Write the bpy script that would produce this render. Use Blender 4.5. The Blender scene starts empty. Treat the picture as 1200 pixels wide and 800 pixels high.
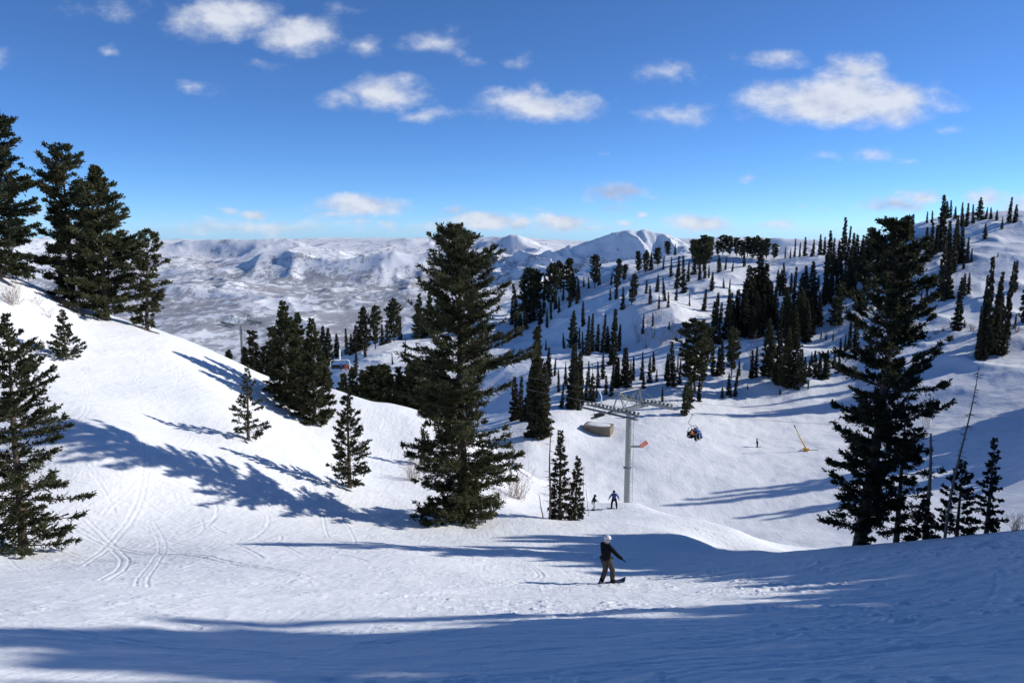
import bpy, bmesh, math, random
import numpy as np
from mathutils import Vector, Matrix

scene = bpy.context.scene
COL = scene.collection
random.seed(7)

# ------------------------------------------------------------------ camera
F = 906.0                      # focal length in pixels of a 1200 wide photograph
PITCH = math.radians(8.16)
CP_, SP_ = math.cos(PITCH), math.sin(PITCH)

def ray(px, py):
    u = (px - 600.0) / F
    v = (400.0 - py) / F
    dy = CP_ + v * SP_
    return u / dy, 1.0, (-SP_ + v * CP_) / dy

def at(px, py, Y):
    r = ray(px, py)
    return Vector((r[0] * Y, Y, r[2] * Y))

cam_data = bpy.data.cameras.new("camera")
cam = bpy.data.objects.new("camera", cam_data)
COL.objects.link(cam)
cam.location = (0, 0, 0)
cam.rotation_euler = (math.radians(90) - PITCH, 0, 0)
cam_data.sensor_width = 36
cam_data.lens = 36 * F / 1200
cam_data.clip_start = 0.1
cam_data.clip_end = 90000
scene.camera = cam

# ------------------------------------------------------------------ light
SUN_EL = math.radians(24.6)
SUN_AZ = math.radians(78.0)          # clockwise from the view direction
SDIR = Vector((math.sin(SUN_AZ) * math.cos(SUN_EL), math.cos(SUN_AZ) * math.cos(SUN_EL), math.sin(SUN_EL)))
sun_data = bpy.data.lights.new("sun", 'SUN')
sun = bpy.data.objects.new("sun", sun_data)
COL.objects.link(sun)
sun_data.energy = 4.15
sun_data.angle = math.radians(0.6)
sun_data.color = (1.0, 0.965, 0.905)
sun.rotation_euler = (-SDIR).to_track_quat('-Z', 'Y').to_euler()

vs = scene.view_settings
vs.view_transform = 'Standard'
vs.look = 'None'
vs.exposure = 0.2
vs.gamma = 1
vs.use_curve_mapping = False

# ------------------------------------------------------------------ tags
def tag(o, label=None, cat=None, group=None, kind=None):
    if label: o["label"] = label
    if cat: o["category"] = cat
    if group: o["group"] = group
    if kind: o["kind"] = kind
    return o

def empty(name, loc, rz=0.0):
    o = bpy.data.objects.new(name, None)
    COL.objects.link(o)
    o.location = loc
    o.rotation_euler = (0, 0, rz)
    o.empty_display_size = 0.2
    return o

# ------------------------------------------------------------------ noise in numpy
def _hash(ix, iy, seed):
    h = (ix.astype(np.int64) * 374761393 + iy.astype(np.int64) * 668265263 + seed * 1442695041) & 0xFFFFFFFF
    h = ((h ^ (h >> 13)) * 1274126177) & 0xFFFFFFFF
    h = h ^ (h >> 16)
    return (h & 0xFFFF).astype(np.float64) / 65535.0

def vnoise(x, y, seed=0):
    ix = np.floor(x); iy = np.floor(y)
    fx = x - ix; fy = y - iy
    fx = fx * fx * fx * (fx * (fx * 6 - 15) + 10); fy = fy * fy * fy * (fy * (fy * 6 - 15) + 10)
    a = _hash(ix, iy, seed); b = _hash(ix + 1, iy, seed)
    c = _hash(ix, iy + 1, seed); d = _hash(ix + 1, iy + 1, seed)
    return (a + (b - a) * fx) * (1 - fy) + (c + (d - c) * fx) * fy   # 0..1

def fbm(x, y, octaves=4, seed=0, gain=0.5):
    s = np.zeros_like(x, dtype=np.float64); a = 1.0; t = 0
    ca, sa = math.cos(0.6), math.sin(0.6)
    for k in range(octaves):
        s += a * (vnoise(x, y, seed + k * 17) * 2 - 1); t += a
        x, y = (x * ca - y * sa) * 2.03 + 13.7, (x * sa + y * ca) * 2.03 + 5.1
        a *= gain
    return s / t

def ridged(x, y, octaves=5, seed=0):
    s = np.zeros_like(x, dtype=np.float64); a = 1.0; t = 0; w = 1.0
    ca, sa = math.cos(0.7), math.sin(0.7)
    for k in range(octaves):
        n = 1 - np.abs(vnoise(x, y, seed + k * 31) * 2 - 1)
        n = n * n * w
        w = np.clip(n * 1.6, 0, 1)
        s += a * n; t += a
        x, y = (x * ca - y * sa) * 2.07 + 3.7, (x * sa + y * ca) * 2.07 + 9.1
        a *= 0.5
    return s / t

# ------------------------------------------------------------------ mesh builder
def link_mesh(name, verts, faces, mats, parent=None, smooth=False, midx=None):
    me = bpy.data.meshes.new(name)
    if isinstance(faces, np.ndarray):
        nf, k = faces.shape
        me.vertices.add(len(verts)); me.vertices.foreach_set("co", np.asarray(verts, dtype=np.float32).ravel())
        me.loops.add(nf * k); me.loops.foreach_set("vertex_index", faces.astype(np.int32).ravel())
        me.polygons.add(nf)
        me.polygons.foreach_set("loop_start", np.arange(0, nf * k, k, dtype=np.int32))
        me.polygons.foreach_set("loop_total", np.full(nf, k, dtype=np.int32))
        me.update(calc_edges=True)
    else:
        me.from_pydata([tuple(v) for v in verts], [], faces)
        me.update()
    if not isinstance(mats, (list, tuple)): mats = [mats]
    for m in mats: me.materials.append(m)
    if smooth: me.polygons.foreach_set("use_smooth", np.ones(len(me.polygons), dtype=bool))
    if midx is not None: me.polygons.foreach_set("material_index", np.asarray(midx, dtype=np.int32))
    o = bpy.data.objects.new(name, me)
    COL.objects.link(o)
    if parent is not None: o.parent = parent
    return o

class MB:
    def __init__(self): self.v = []; self.f = []
    def tube(self, pts, radii, n=8, caps=True):
        pts = [Vector(p) for p in pts]
        if not isinstance(radii, (list, tuple)): radii = [radii] * len(pts)
        base = len(self.v); m = len(pts)
        ref = None
        for i, p in enumerate(pts):
            d = (pts[min(i + 1, m - 1)] - pts[max(i - 1, 0)])
            if d.length < 1e-9: d = Vector((0, 0, 1))
            d.normalize()
            if ref is None:
                ref = Vector((1, 0, 0)) if abs(d.x) < 0.8 else Vector((0, 1, 0))
            a = (ref - d * ref.dot(d)).normalized(); b = d.cross(a); ref = a
            for k in range(n):
                t = 2 * math.pi * k / n
                self.v.append(p + (a * math.cos(t) + b * math.sin(t)) * radii[i])
        for i in range(m - 1):
            for k in range(n):
                k2 = (k + 1) % n
                self.f.append((base + i * n + k, base + i * n + k2, base + (i + 1) * n + k2, base + (i + 1) * n + k))
        if caps:
            self.f.append(tuple(base + k for k in reversed(range(n))))
            self.f.append(tuple(base + (m - 1) * n + k for k in range(n)))
        return self
    def box(self, c, size, rot=None):
        c = Vector(c); sx, sy, sz = [s / 2 for s in size]
        b = len(self.v)
        for x, y, z in ((-1,-1,-1),(1,-1,-1),(1,1,-1),(-1,1,-1),(-1,-1,1),(1,-1,1),(1,1,1),(-1,1,1)):
            p = Vector((x * sx, y * sy, z * sz))
            if rot is not None: p = rot @ p
            self.v.append(c + p)
        for q in ((0,3,2,1),(4,5,6,7),(0,1,5,4),(1,2,6,5),(2,3,7,6),(3,0,4,7)):
            self.f.append(tuple(b + i for i in q))
        return self
    def beam(self, p0, p1, w, h):
        p0 = Vector(p0); p1 = Vector(p1); d = p1 - p0
        q = d.to_track_quat('X', 'Z').to_matrix()
        return self.box((p0 + p1) / 2, (d.length, w, h), q)
    def ball(self, c, r, n=12, m=8, rot=None):
        c = Vector(c); r = Vector(r) if not isinstance(r, (int, float)) else Vector((r, r, r))
        b = len(self.v)
        for i in range(m + 1):
            th = math.pi * i / m
            for k in range(n):
                ph = 2 * math.pi * k / n
                p = Vector((r.x * math.sin(th) * math.cos(ph), r.y * math.sin(th) * math.sin(ph), r.z * math.cos(th)))
                if rot is not None: p = rot @ p
                self.v.append(c + p)
        for i in range(m):
            for k in range(n):
                k2 = (k + 1) % n
                self.f.append((b + i * n + k, b + (i + 1) * n + k, b + (i + 1) * n + k2, b + i * n + k2))
        return self
    def prism(self, poly, z0, z1):
        b = len(self.v); n = len(poly)
        for x, y in poly: self.v.append(Vector((x, y, z0)))
        for x, y in poly: self.v.append(Vector((x, y, z1)))
        self.f.append(tuple(b + k for k in reversed(range(n)))); self.f.append(tuple(b + n + k for k in range(n)))
        for k in range(n):
            k2 = (k + 1) % n
            self.f.append((b + k, b + k2, b + n + k2, b + n + k))
        return self
    def build(self, name, mat, parent=None, smooth=False):
        return link_mesh(name, self.v, self.f, mat, parent, smooth)

# ------------------------------------------------------------------ materials
def new_mat(name):
    m = bpy.data.materials.new(name); m.use_nodes = True
    nt = m.node_tree
    bs = nt.nodes["Principled BSDF"]
    return m, nt, bs

def N(nt, typ, **kw):
    n = nt.nodes.new(typ)
    for k, v in kw.items():
        if k.startswith("i_"):
            key = k[2:]
            n.inputs[int(key) if key.isdigit() else key.replace("_", " ")].default_value = v
        else: setattr(n, k, v)
    return n

def mixcol(nt, fac, a, b):
    n = N(nt, "ShaderNodeMix", data_type='RGBA')
    for sock, val in ((n.inputs[0], fac), (n.inputs[6], a), (n.inputs[7], b)):
        if isinstance(val, bpy.types.NodeSocket): nt.links.new(val, sock)
        elif isinstance(val, (int, float)): sock.default_value = val
        else: sock.default_value = (*val, 1) if len(val) == 3 else val
    return n.outputs[2]

def math_(nt, op, a, b=None, clamp=False):
    n = N(nt, "ShaderNodeMath", operation=op); n.use_clamp = clamp
    for i, v in enumerate((a, b)):
        if v is None: continue
        if isinstance(v, bpy.types.NodeSocket): nt.links.new(v, n.inputs[i])
        else: n.inputs[i].default_value = v
    return n.outputs[0]

def ramp(nt, fac, stops):
    n = N(nt, "ShaderNodeValToRGB")
    cr = n.color_ramp
    while len(cr.elements) < len(stops): cr.elements.new(0.5)
    for e, (p, c) in zip(cr.elements, stops):
        e.position = p; e.color = (*c, 1) if not isinstance(c, (int, float)) else (c, c, c, 1)
    nt.links.new(fac, n.inputs[0])
    return n.outputs[0]

def simple_mat(name, col, rough=0.6, metal=0.0, var=0.25, scale=6.0, spec=0.5):
    m, nt, bs = new_mat(name)
    tc = N(nt, "ShaderNodeTexCoord")
    no = N(nt, "ShaderNodeTexNoise", i_Scale=scale, i_Detail=5.0)
    nt.links.new(tc.outputs["Object"], no.inputs["Vector"])
    c2 = tuple(c * (1 - var) for c in col); c3 = tuple(min(1, c * (1 + var)) for c in col)
    out = mixcol(nt, no.outputs["Fac"], c2, c3)
    nt.links.new(out, bs.inputs["Base Color"])
    bs.inputs["Roughness"].default_value = rough
    bs.inputs["Metallic"].default_value = metal
    bs.inputs["Specular IOR Level"].default_value = spec
    return m

def snow_material():
    m, nt, bs = new_mat("packed_snow")
    geo = N(nt, "ShaderNodeNewGeometry")
    pos = geo.outputs["Position"]
    def noise(scale, vec, det=3.0, rough=0.55, dist=0.0):
        mp = N(nt, "ShaderNodeMapping"); mp.inputs["Scale"].default_value = vec
        nt.links.new(pos, mp.inputs["Vector"])
        n = N(nt, "ShaderNodeTexNoise", i_Scale=scale, i_Detail=det, i_Roughness=rough, i_Distortion=dist)
        nt.links.new(mp.outputs[0], n.inputs["Vector"])
        return n.outputs["Fac"]
    big = noise(0.05, (1, 1, 1))
    streak = noise(1.0, (0.13, 2.3, 0.6), 6.0, 0.62, 0.7)
    streak2 = noise(1.0, (1.9, 0.28, 0.6), 5.0, 0.6, 0.9)
    crumbs = noise(7.0, (1, 1, 1), 4.0, 0.65)
    col = mixcol(nt, big, (0.85, 0.86, 0.875), (0.905, 0.91, 0.915))
    nt.links.new(col, bs.inputs["Base Color"])
    bs.inputs["Roughness"].default_value = 0.62
    bs.inputs["Specular IOR Level"].default_value = 0.25
    # crumbs only in worn patches
    patch = ramp(nt, noise(0.28, (1, 1, 1), 3.0), [(0.40, 0.25), (0.60, 1.0)])
    h = math_(nt, 'MULTIPLY', streak, 0.8)
    h = math_(nt, 'ADD', h, math_(nt, 'MULTIPLY', streak2, 0.4))
    h = math_(nt, 'ADD', h, math_(nt, 'MULTIPLY', math_(nt, 'MULTIPLY', crumbs, patch), 0.18))
    groom = noise(1.0, (0.07, 0.55, 0.5), 5.0, 0.6, 1.2)
    mogul = noise(0.42, (1, 1, 1), 3.0, 0.5)
    sepz = N(nt, 'ShaderNodeSeparateXYZ'); nt.links.new(pos, sepz.inputs[0])
    farm = N(nt, 'ShaderNodeMapRange'); nt.links.new(sepz.outputs[1], farm.inputs[0]); farm.inputs[1].default_value = 80; farm.inputs[2].default_value = 170
    midm = N(nt, 'ShaderNodeMapRange'); nt.links.new(sepz.outputs[1], midm.inputs[0]); midm.inputs[1].default_value = 26; midm.inputs[2].default_value = 75
    carved = noise(1.0, (0.9, 0.22, 0.5), 6.0, 0.66, 2.2)
    h = math_(nt, 'ADD', h, math_(nt, 'MULTIPLY', math_(nt, 'ADD', math_(nt, 'MULTIPLY', groom, 0.75), math_(nt, 'MULTIPLY', carved, 0.6)), midm.outputs[0]))
    h = math_(nt, 'ADD', h, math_(nt, 'MULTIPLY', mogul, math_(nt, 'MULTIPLY', farm.outputs[0], 2.0)))
    b = N(nt, "ShaderNodeBump", i_Strength=0.75, i_Distance=0.15)
    nt.links.new(h, b.inputs["Height"])
    nt.links.new(b.outputs[0], bs.inputs["Normal"])
    return m

def foliage_material(name, dark, light, scale=0.9):
    m, nt, bs = new_mat(name)
    tc = N(nt, "ShaderNodeTexCoord")
    n1 = N(nt, "ShaderNodeTexNoise", i_Scale=scale, i_Detail=4.0, i_Roughness=0.7)
    nt.links.new(tc.outputs["Object"], n1.inputs["Vector"])
    oi = N(nt, "ShaderNodeObjectInfo")
    f = math_(nt, 'ADD', ramp(nt, n1.outputs["Fac"], [(0.3, 0.0), (0.7, 1.0)]), math_(nt, 'MULTIPLY', math_(nt, 'SUBTRACT', oi.outputs["Random"], 0.5), 0.5), True)
    nt.links.new(mixcol(nt, f, dark, light), bs.inputs["Base Color"])
    bs.inputs["Roughness"].default_value = 0.7
    bs.inputs["Specular IOR Level"].default_value = 0.25
    tr = N(nt, "ShaderNodeBsdfTranslucent")
    nt.links.new(mixcol(nt, f, dark, light), tr.inputs["Color"])
    mx = N(nt, "ShaderNodeMixShader"); mx.inputs[0].default_value = 0.28
    nt.links.new(bs.outputs[0], mx.inputs[1]); nt.links.new(tr.outputs[0], mx.inputs[2])
    nt.links.new(mx.outputs[0], nt.nodes["Material Output"].inputs["Surface"])
    return m

M = {}
M['snow'] = snow_material()
M['fir'] = foliage_material("fir_needles", (0.027, 0.036, 0.018), (0.100, 0.104, 0.046))
M['pine'] = foliage_material("pine_needles", (0.028, 0.036, 0.018), (0.102, 0.104, 0.048), 0.6)
M['spruce'] = foliage_material("spruce_needles", (0.024, 0.028, 0.018), (0.075, 0.072, 0.040), 0.5)
M['bark'] = simple_mat("bark", (0.115, 0.085, 0.062), 0.9, var=0.45, scale=9)
M['deadwood'] = simple_mat("weathered_deadwood", (0.17, 0.14, 0.115), 0.9, var=0.4, scale=7)
M['twig'] = simple_mat("bare_twig", (0.24, 0.17, 0.12), 0.9, var=0.3, scale=3)
M['steel'] = simple_mat("galvanised_steel", (0.19, 0.21, 0.215), 0.5, 0.35, var=0.15, scale=2)
M['darksteel'] = simple_mat("dark_steel", (0.08, 0.085, 0.09), 0.5, 0.3)
M['rubber'] = simple_mat("black_rubber", (0.02, 0.02, 0.022), 0.7)
M['concrete'] = simple_mat("weathered_boards", (0.20, 0.165, 0.125), 0.9, var=0.35, scale=1.6)
M['glass'] = simple_mat("dark_window_glass", (0.02, 0.022, 0.025), 0.15)
M['yellow'] = simple_mat("yellow_paint", (0.62, 0.36, 0.03), 0.5)
M['orange'] = simple_mat("orange_red_paint", (0.75, 0.13, 0.05), 0.5, var=0.1)
M['white'] = simple_mat("white_paint", (0.78, 0.78, 0.76), 0.5, var=0.06)
M['greenpaint'] = simple_mat("green_paint", (0.05, 0.12, 0.08), 0.6)
M['dirt'] = simple_mat("bare_dirt", (0.17, 0.115, 0.08), 0.95, var=0.45, scale=1.5)
M['skin'] = simple_mat("skin", (0.50, 0.31, 0.23), 0.55, var=0.08)
M['black'] = simple_mat("black_cloth", (0.008, 0.009, 0.012), 0.9, var=0.3, scale=9, spec=0.1)
M['greycloth'] = simple_mat("grey_cloth", (0.060, 0.054, 0.052), 0.9, var=0.35, scale=9, spec=0.1)
M['blue'] = simple_mat("blue_cloth", (0.02, 0.05, 0.22), 0.8, var=0.2)
M['brightblue'] = simple_mat("bright_blue_cloth", (0.02, 0.16, 0.55), 0.8, var=0.2)
M['red'] = simple_mat("red_cloth", (0.65, 0.03, 0.02), 0.8, var=0.15)
M['rust'] = simple_mat("rust_orange_cloth", (0.36, 0.10, 0.05), 0.8, var=0.15)
M['teal'] = simple_mat("green_cloth", (0.02, 0.16, 0.11), 0.8, var=0.2)
M['darkgrey'] = simple_mat("charcoal_cloth", (0.022, 0.020, 0.022), 0.9, var=0.2, spec=0.1)
M['palegrey'] = simple_mat("pale_grey_cloth", (0.55, 0.55, 0.56), 0.85, var=0.1)
M['board'] = simple_mat("board_topsheet", (0.05, 0.05, 0.055), 0.4, var=0.2)
# ------------------------------------------------------------------ terrain: control points
IMG = [  # (px, py, distance)
 # foreground below the camera
 (-150,800,7.6),(0,800,8.0),(300,800,8.5),(600,800,8.2),(900,800,7.4),(1200,800,6.6),(1330,800,6.1),
 (0,735,11.9),(300,740,13.4),(600,740,13.7),(900,740,12.4),(1200,740,11.2),
 (0,690,18.4),(300,692,20),(600,700,20.7),(800,705,19),(1000,700,18),(1200,690,17),
 (0,642,33),(250,645,32),(480,650,33),(712,685,25.6),(600,668,31),
 (1200,625,28),(1100,634,32),(1000,643,35),(930,650,36.5),(870,657,36),(820,668,33.5),(770,681,30),
 # dip behind the rider, and the skiers' roll
 (712,650,40),(620,630,46),(545,612,53),(480,612,51),(700,625,50),(800,645,45),(850,645,52),(920,646,60),
 (695,596,70),(720,596,70),(745,590,74),(800,612,74),(860,630,74),(920,640,74),(970,645,74),
 (655,609,58),(630,607,56),(620,575,76),(650,572,80),(600,585,68),
 # left slope
 (410,572,58),(400,600,51.3),(300,575,50.1),(200,535,49.1),(110,505,48.1),(180,585,43.5),(292,515,60),(370,490,80),(345,484,80),(220,430,76),
 (78,424,66),(0,470,52),(-120,480,50),(0,560,42),(-120,600,34),(200,500,58),(240,470,66),(470,560,66),(500,545,74),
 (560,560,70),(440,520,78),
 (-120,300,70),(0,332,74),(45,342,78),(100,372,80),(140,380,82),(185,388,85),(230,402,88),(270,421,90),(330,450,95),(400,468,96),(460,482,96),(525,497,96),(580,525,92),
 # valley run
 (760,582,118),(760,540,135),(760,500,157),(830,560,127),(830,520,148),(887,519,151),(944,528,145),(950,580,117),(950,625,100),(1010,600,107),(1000,480,176),
 (900,480,176),(650,530,138),(610,520,140),(640,497,152),(705,510,152),(880,462,185),(940,455,186),(1060,560,119),(1150,570,111),(1200,560,109),
 (1100,500,149),(1200,490,143),(1050,440,184),(1100,432,184),(1160,420,182),(1200,410,182),(1200,450,160),(1330,440,150),(1330,390,175),
 # bank and ledges beyond
 (800,488,166),(740,478,172),(690,476,172),(640,478,168),(845,465,184),(800,455,186),(740,455,188),(690,452,190),(640,448,195),(690,437,205),(740,437,206),
 (690,424,222),(740,424,222),(640,428,222),(620,420,235),
 (800,430,205),(850,432,210),(900,425,205),(950,425,205),(990,405,215),(960,392,228),
 # hillside
 (610,402,318),(640,389,310),(680,400,265),(720,395,255),(760,400,240),(800,400,235),(850,400,232),
 (620,374,366),(660,362,340),(700,365,286),(740,365,262),(780,365,255),(830,372,262),(890,372,250),
 (700,335,352),(740,335,326),(790,335,302),(840,335,288),(890,345,285),(940,345,270),
 (600,352,430),(650,330,410),(700,312,410),(740,304,395),(790,296,385),(830,296,375),(880,300,360),(920,302,345),(960,298,335),(940,315,315),(980,340,262),(980,310,305),
 (1000,290,330),(1050,270,320),(1100,258,312),(1140,256,305),(1200,249,300),(1330,240,300),
 (1050,310,265),(1100,290,272),(1150,285,265),(1200,285,255),(1050,350,235),(1100,330,236),(1150,340,224),(1200,335,222),(1330,330,220),
 (1050,395,205),(1100,385,205),(1200,385,196),(1000,375,225),
 # shoulder beyond the near-left crest
 (400,432,265),(430,418,285),(470,428,255),(520,440,235),(560,425,250),(430,400,335),(470,393,345),(520,385,350),(560,372,365),(480,380,385),(410,402,345),
]
WORLD = [  # (x, y, z)
 (0,2,-2.6),(3,1,-1.9),(-3,1,-2.6),(0,-4,-0.6),(12,-3,0.2),(-12,-3,-4.0),(0,-12,2.5),(30,-12,5),(-30,-12,-3),(0,-60,16),(60,-60,22),(-60,-60,6),(0,-300,40),(200,-300,40),(-200,-300,20),
 (9,3,-2.3),(16,8,-3.2),(24,18,-5.5),(28,28,-9.6),(32,35,-13),(42,20,-3.5),(60,35,-7),(45,38,-12),(70,10,2),(60,55,-22),(80,75,-27),
 (-12,5,-5.6),(-24,10,-7.6),(-36,20,-8.0),(-60,20,-3),(-60,45,-4),(-100,60,0),(-100,20,4),
 (95,120,-30),(120,120,-25),(150,100,-16),(180,140,-10),(220,200,2),(260,260,12),(200,60,0),(330,240,20),
 # hidden drop behind the left crest
 (-60,130,-32),(-40,140,-38),(-20,140,-39),(0,140,-40),(-100,150,-30),(-160,200,-50),(-60,200,-56),(-30,200,-50),(0,190,-44),(-110,300,-90),(-200,400,-130),
 (-20,100,-29),(0,110,-36.5),(8,92,-33.5),(14,90,-35.6),(12.5,84,-32.3),(15,95,-37.6),(17,106,-40.6),(23,84,-36),(26,93,-39.8),(30,83,-37),(34,91,-39.6),
 (18,60,-24),(12,50,-20.5),(26,60,-26.5),(36,60,-27),(22,48,-20.5),(40,80,-35),
 # behind the ridge
 (-90,480,-130),(-50,520,-110),(0,540,-100),(60,540,-80),(130,500,-50),(180,450,-35),(240,420,-15),(300,420,-5),(-150,560,-200),
 (0,800,-260),(150,800,-220),(300,750,-150),(-300,800,-330),(500,700,-100),(-500,700,-280),
 (0,1150,-380),(400,1100,-330),(-400,1100,-400),(800,900,-200),(-800,900,-350),
]
EYE = 1.7
_cp = []
for px, py, Y in IMG:
    p = at(px, py, Y); _cp.append((p.x, p.y, p.z))
_cp += [tuple(map(float, w)) for w in WORLD]
_cp = np.array(_cp)
AZW = 1.6
def _feat(x, y):
    r = np.hypot(x, y); az = np.arctan2(x, y)
    return az * AZW, np.log(np.maximum(r, 0.3))
_a, _l = _feat(_cp[:, 0], _cp[:, 1])
_q = (_cp[:, 2] + EYE) / np.hypot(_cp[:, 0], _cp[:, 1])
far = np.abs(_a) > 1.6
_a = np.concatenate([_a, np.where(_a > 0, _a - 2 * math.pi * AZW, _a + 2 * math.pi * AZW)[far]])
_l = np.concatenate([_l, _l[far]]); _q = np.concatenate([_q, _q[far]])
def _phi(r2):
    return 0.5 * r2 * np.log(r2 + 1e-12)
_n = len(_a)
_K = _phi((_a[:, None] - _a[None]) ** 2 + (_l[:, None] - _l[None]) ** 2) + np.eye(_n) * 6e-4
_Pm = np.stack([np.ones(_n), _a, _l], 1)
_A = np.block([[_K, _Pm], [_Pm.T, np.zeros((3, 3))]])
_W = np.linalg.solve(_A, np.concatenate([_q, np.zeros(3)]))

def smooth_z(x, y):
    x = np.asarray(x, float).ravel(); y = np.asarray(y, float).ravel()
    out = np.empty_like(x)
    for s in range(0, len(x), 20000):
        a, l = _feat(x[s:s + 20000], y[s:s + 20000])
        k = _phi((a[:, None] - _a[None]) ** 2 + (l[:, None] - _l[None]) ** 2)
        q = k @ _W[:_n] + _W[_n] + _W[_n + 1] * a + _W[_n + 2] * l
        out[s:s + 20000] = q * np.hypot(x[s:s + 20000], y[s:s + 20000]) - EYE
    return out

def sstep(a, b, x):
    t = np.clip((x - a) / (b - a), 0, 1); return t * t * (3 - 2 * t)

def ground_z(x, y):
    x = np.asarray(x, float).ravel(); y = np.asarray(y, float).ravel()
    z = smooth_z(x, y)
    r = np.hypot(x, y)
    near = sstep(3, 12, r)
    z = z + near * fbm(x * 0.16, y * 0.16, 3, 11) * (0.16 + 0.10 * sstep(40, 90, r))
    farw = sstep(165, 230, r)
    z = z + farw * (fbm(x / 38, y / 38, 3, 23) * 2.6 + (ridged(x / 17 + y / 60, y / 20, 4, 5) - 0.4) * 1.7)
    return z

def gz(x, y): return float(ground_z([x], [y])[0])

def cast(px, py, d0=4.0, d1=700.0):
    rx, _, rz = ray(px, py)
    n = 900
    d = d0 * (d1 / d0) ** (np.arange(n) / (n - 1))
    below = rz * d < ground_z(rx * d, d)
    k = np.nonzero(below)[0]
    if len(k) == 0: return None
    i = k[0]
    if i == 0: return None
    lo, hi = d[i - 1], d[i]
    for _ in range(12):
        m = (lo + hi) / 2
        if rz * m < gz(rx * m, m): hi = m
        else: lo = m
    return Vector((rx * hi, hi, gz(rx * hi, hi)))

# ------------------------------------------------------------------ ski tracks carved in the near snow
TX0, TX1, TY0, TY1, TS = -52.0, 30.0, 3.0, 92.0, 0.06
_tw, _th = int((TX1 - TX0) / TS), int((TY1 - TY0) / TS)
track_map = np.zeros((_th, _tw), np.float32)
def carve(pts, width, depth):
    R = int(width * 3.2 / TS) + 1
    oy, ox = np.mgrid[-R:R + 1, -R:R + 1]
    for (x, y) in pts:
        cx = (x - TX0) / TS; cy = (y - TY0) / TS
        ix, iy = int(cx), int(cy)
        if ix - R < 0 or iy - R < 0 or ix + R + 1 >= _tw or iy + R + 1 >= _th: continue
        d = np.hypot(ox - (cx - ix), oy - (cy - iy)) * TS / width
        prof = -np.exp(-d * d * 1.4) * depth + 0.55 * depth * np.exp(-(d - 1.7) ** 2 * 2.2)
        w = track_map[iy - R:iy + R + 1, ix - R:ix + R + 1]
        np.copyto(w, np.where(np.abs(prof) > np.abs(w), prof, w))
_rng = np.random.default_rng(5)
def arc(x, y, head, curv, length, width, depth, dcurv=0.0):
    pts = []; s = 0
    while s < length:
        pts.append((x, y)); x += math.cos(head) * 0.06; y += math.sin(head) * 0.06
        head += curv * 0.06; curv += dcurv * 0.06; s += 0.06
    carve(pts, width, depth * .55)
def pair(x, y, head, curv, length, width, depth, dcurv=0.0, gap=0.3):
    for s in ((-.5, .5) if _rng.uniform() < .6 else (0,)):
        arc(x - math.sin(head) * gap * s, y + math.cos(head) * gap * s, head, curv, length * _rng.uniform(.85, 1), width, depth, dcurv)
for k in range(120):     # long traverses across the bowl
    pair(_rng.uniform(-36, 0), _rng.uniform(12, 46), _rng.normal(0.0, 0.12) + (math.pi if k % 2 else 0), _rng.normal(0, 0.008), _rng.uniform(10, 34), _rng.uniform(0.05, 0.09), _rng.uniform(0.012, 0.035))
for k in range(170):     # wide linked turns down the left slope
    c0 = _rng.choice([-1, 1]) * _rng.uniform(0.02, 0.08); ln = _rng.uniform(9, 26)
    pair(_rng.uniform(-50, -8), _rng.uniform(34, 84), _rng.uniform(-1.2, 0.1), c0, ln, _rng.uniform(0.05, 0.09), _rng.uniform(0.015, 0.05), -2 * c0 / ln * _rng.uniform(.3, 1.2))
for k in range(36):      # skid fans at the roll
    arc(_rng.uniform(-19, -7), _rng.uniform(33, 46), _rng.uniform(-1.3, -.2), _rng.uniform(-0.15, 0.15), _rng.uniform(3, 8), 0.10, _rng.uniform(0.02, 0.045))
for k in range(90):      # the shaded knoll
    pair(_rng.uniform(-6, 20), _rng.uniform(7, 30), _rng.uniform(0.1, 0.8), _rng.normal(0, 0.025), _rng.uniform(6, 20), _rng.uniform(0.05, 0.08), _rng.uniform(0.015, 0.04))
for k in range(50):      # roll where the skiers stand
    pair(_rng.uniform(2, 18), _rng.uniform(46, 78), _rng.uniform(-0.8, 0.0), _rng.normal(0, 0.012), _rng.uniform(10, 24), 0.13, _rng.uniform(0.03, 0.06))

def track_z(x, y):
    cx = np.clip((x - TX0) / TS, 0, _tw - 2.001); cy = np.clip((y - TY0) / TS, 0, _th - 2.001)
    ix = cx.astype(int); iy = cy.astype(int); fx = cx - ix; fy = cy - iy
    t = track_map
    return (t[iy, ix] * (1 - fx) + t[iy, ix + 1] * fx) * (1 - fy) + (t[iy + 1, ix] * (1 - fx) + t[iy + 1, ix + 1] * fx) * fy

def polar_grid(azs, rs, zf, name, mat, wrap=False):
    A, R = np.meshgrid(azs, rs)
    x = (np.sin(A) * R).ravel(); y = (np.cos(A) * R).ravel()
    z = zf(x, y)
    nA, nR = len(azs), len(rs)
    i, j = np.meshgrid(np.arange(nR - 1), np.arange(nA - 1), indexing='ij')
    a = (i * nA + j).ravel()
    faces = np.stack([a, a + 1, a + 1 + nA, a + nA], 1)
    faces = faces[:, ::-1]
    verts = np.stack([x, y, z], 1)
    if wrap:
        i = np.arange(nR - 1); b = i * nA + nA - 1
        faces = np.concatenate([faces, np.stack([b, b + nA, i * nA + nA, i * nA], 1)])
    return link_mesh(name, verts, faces, mat, smooth=True)

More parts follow.
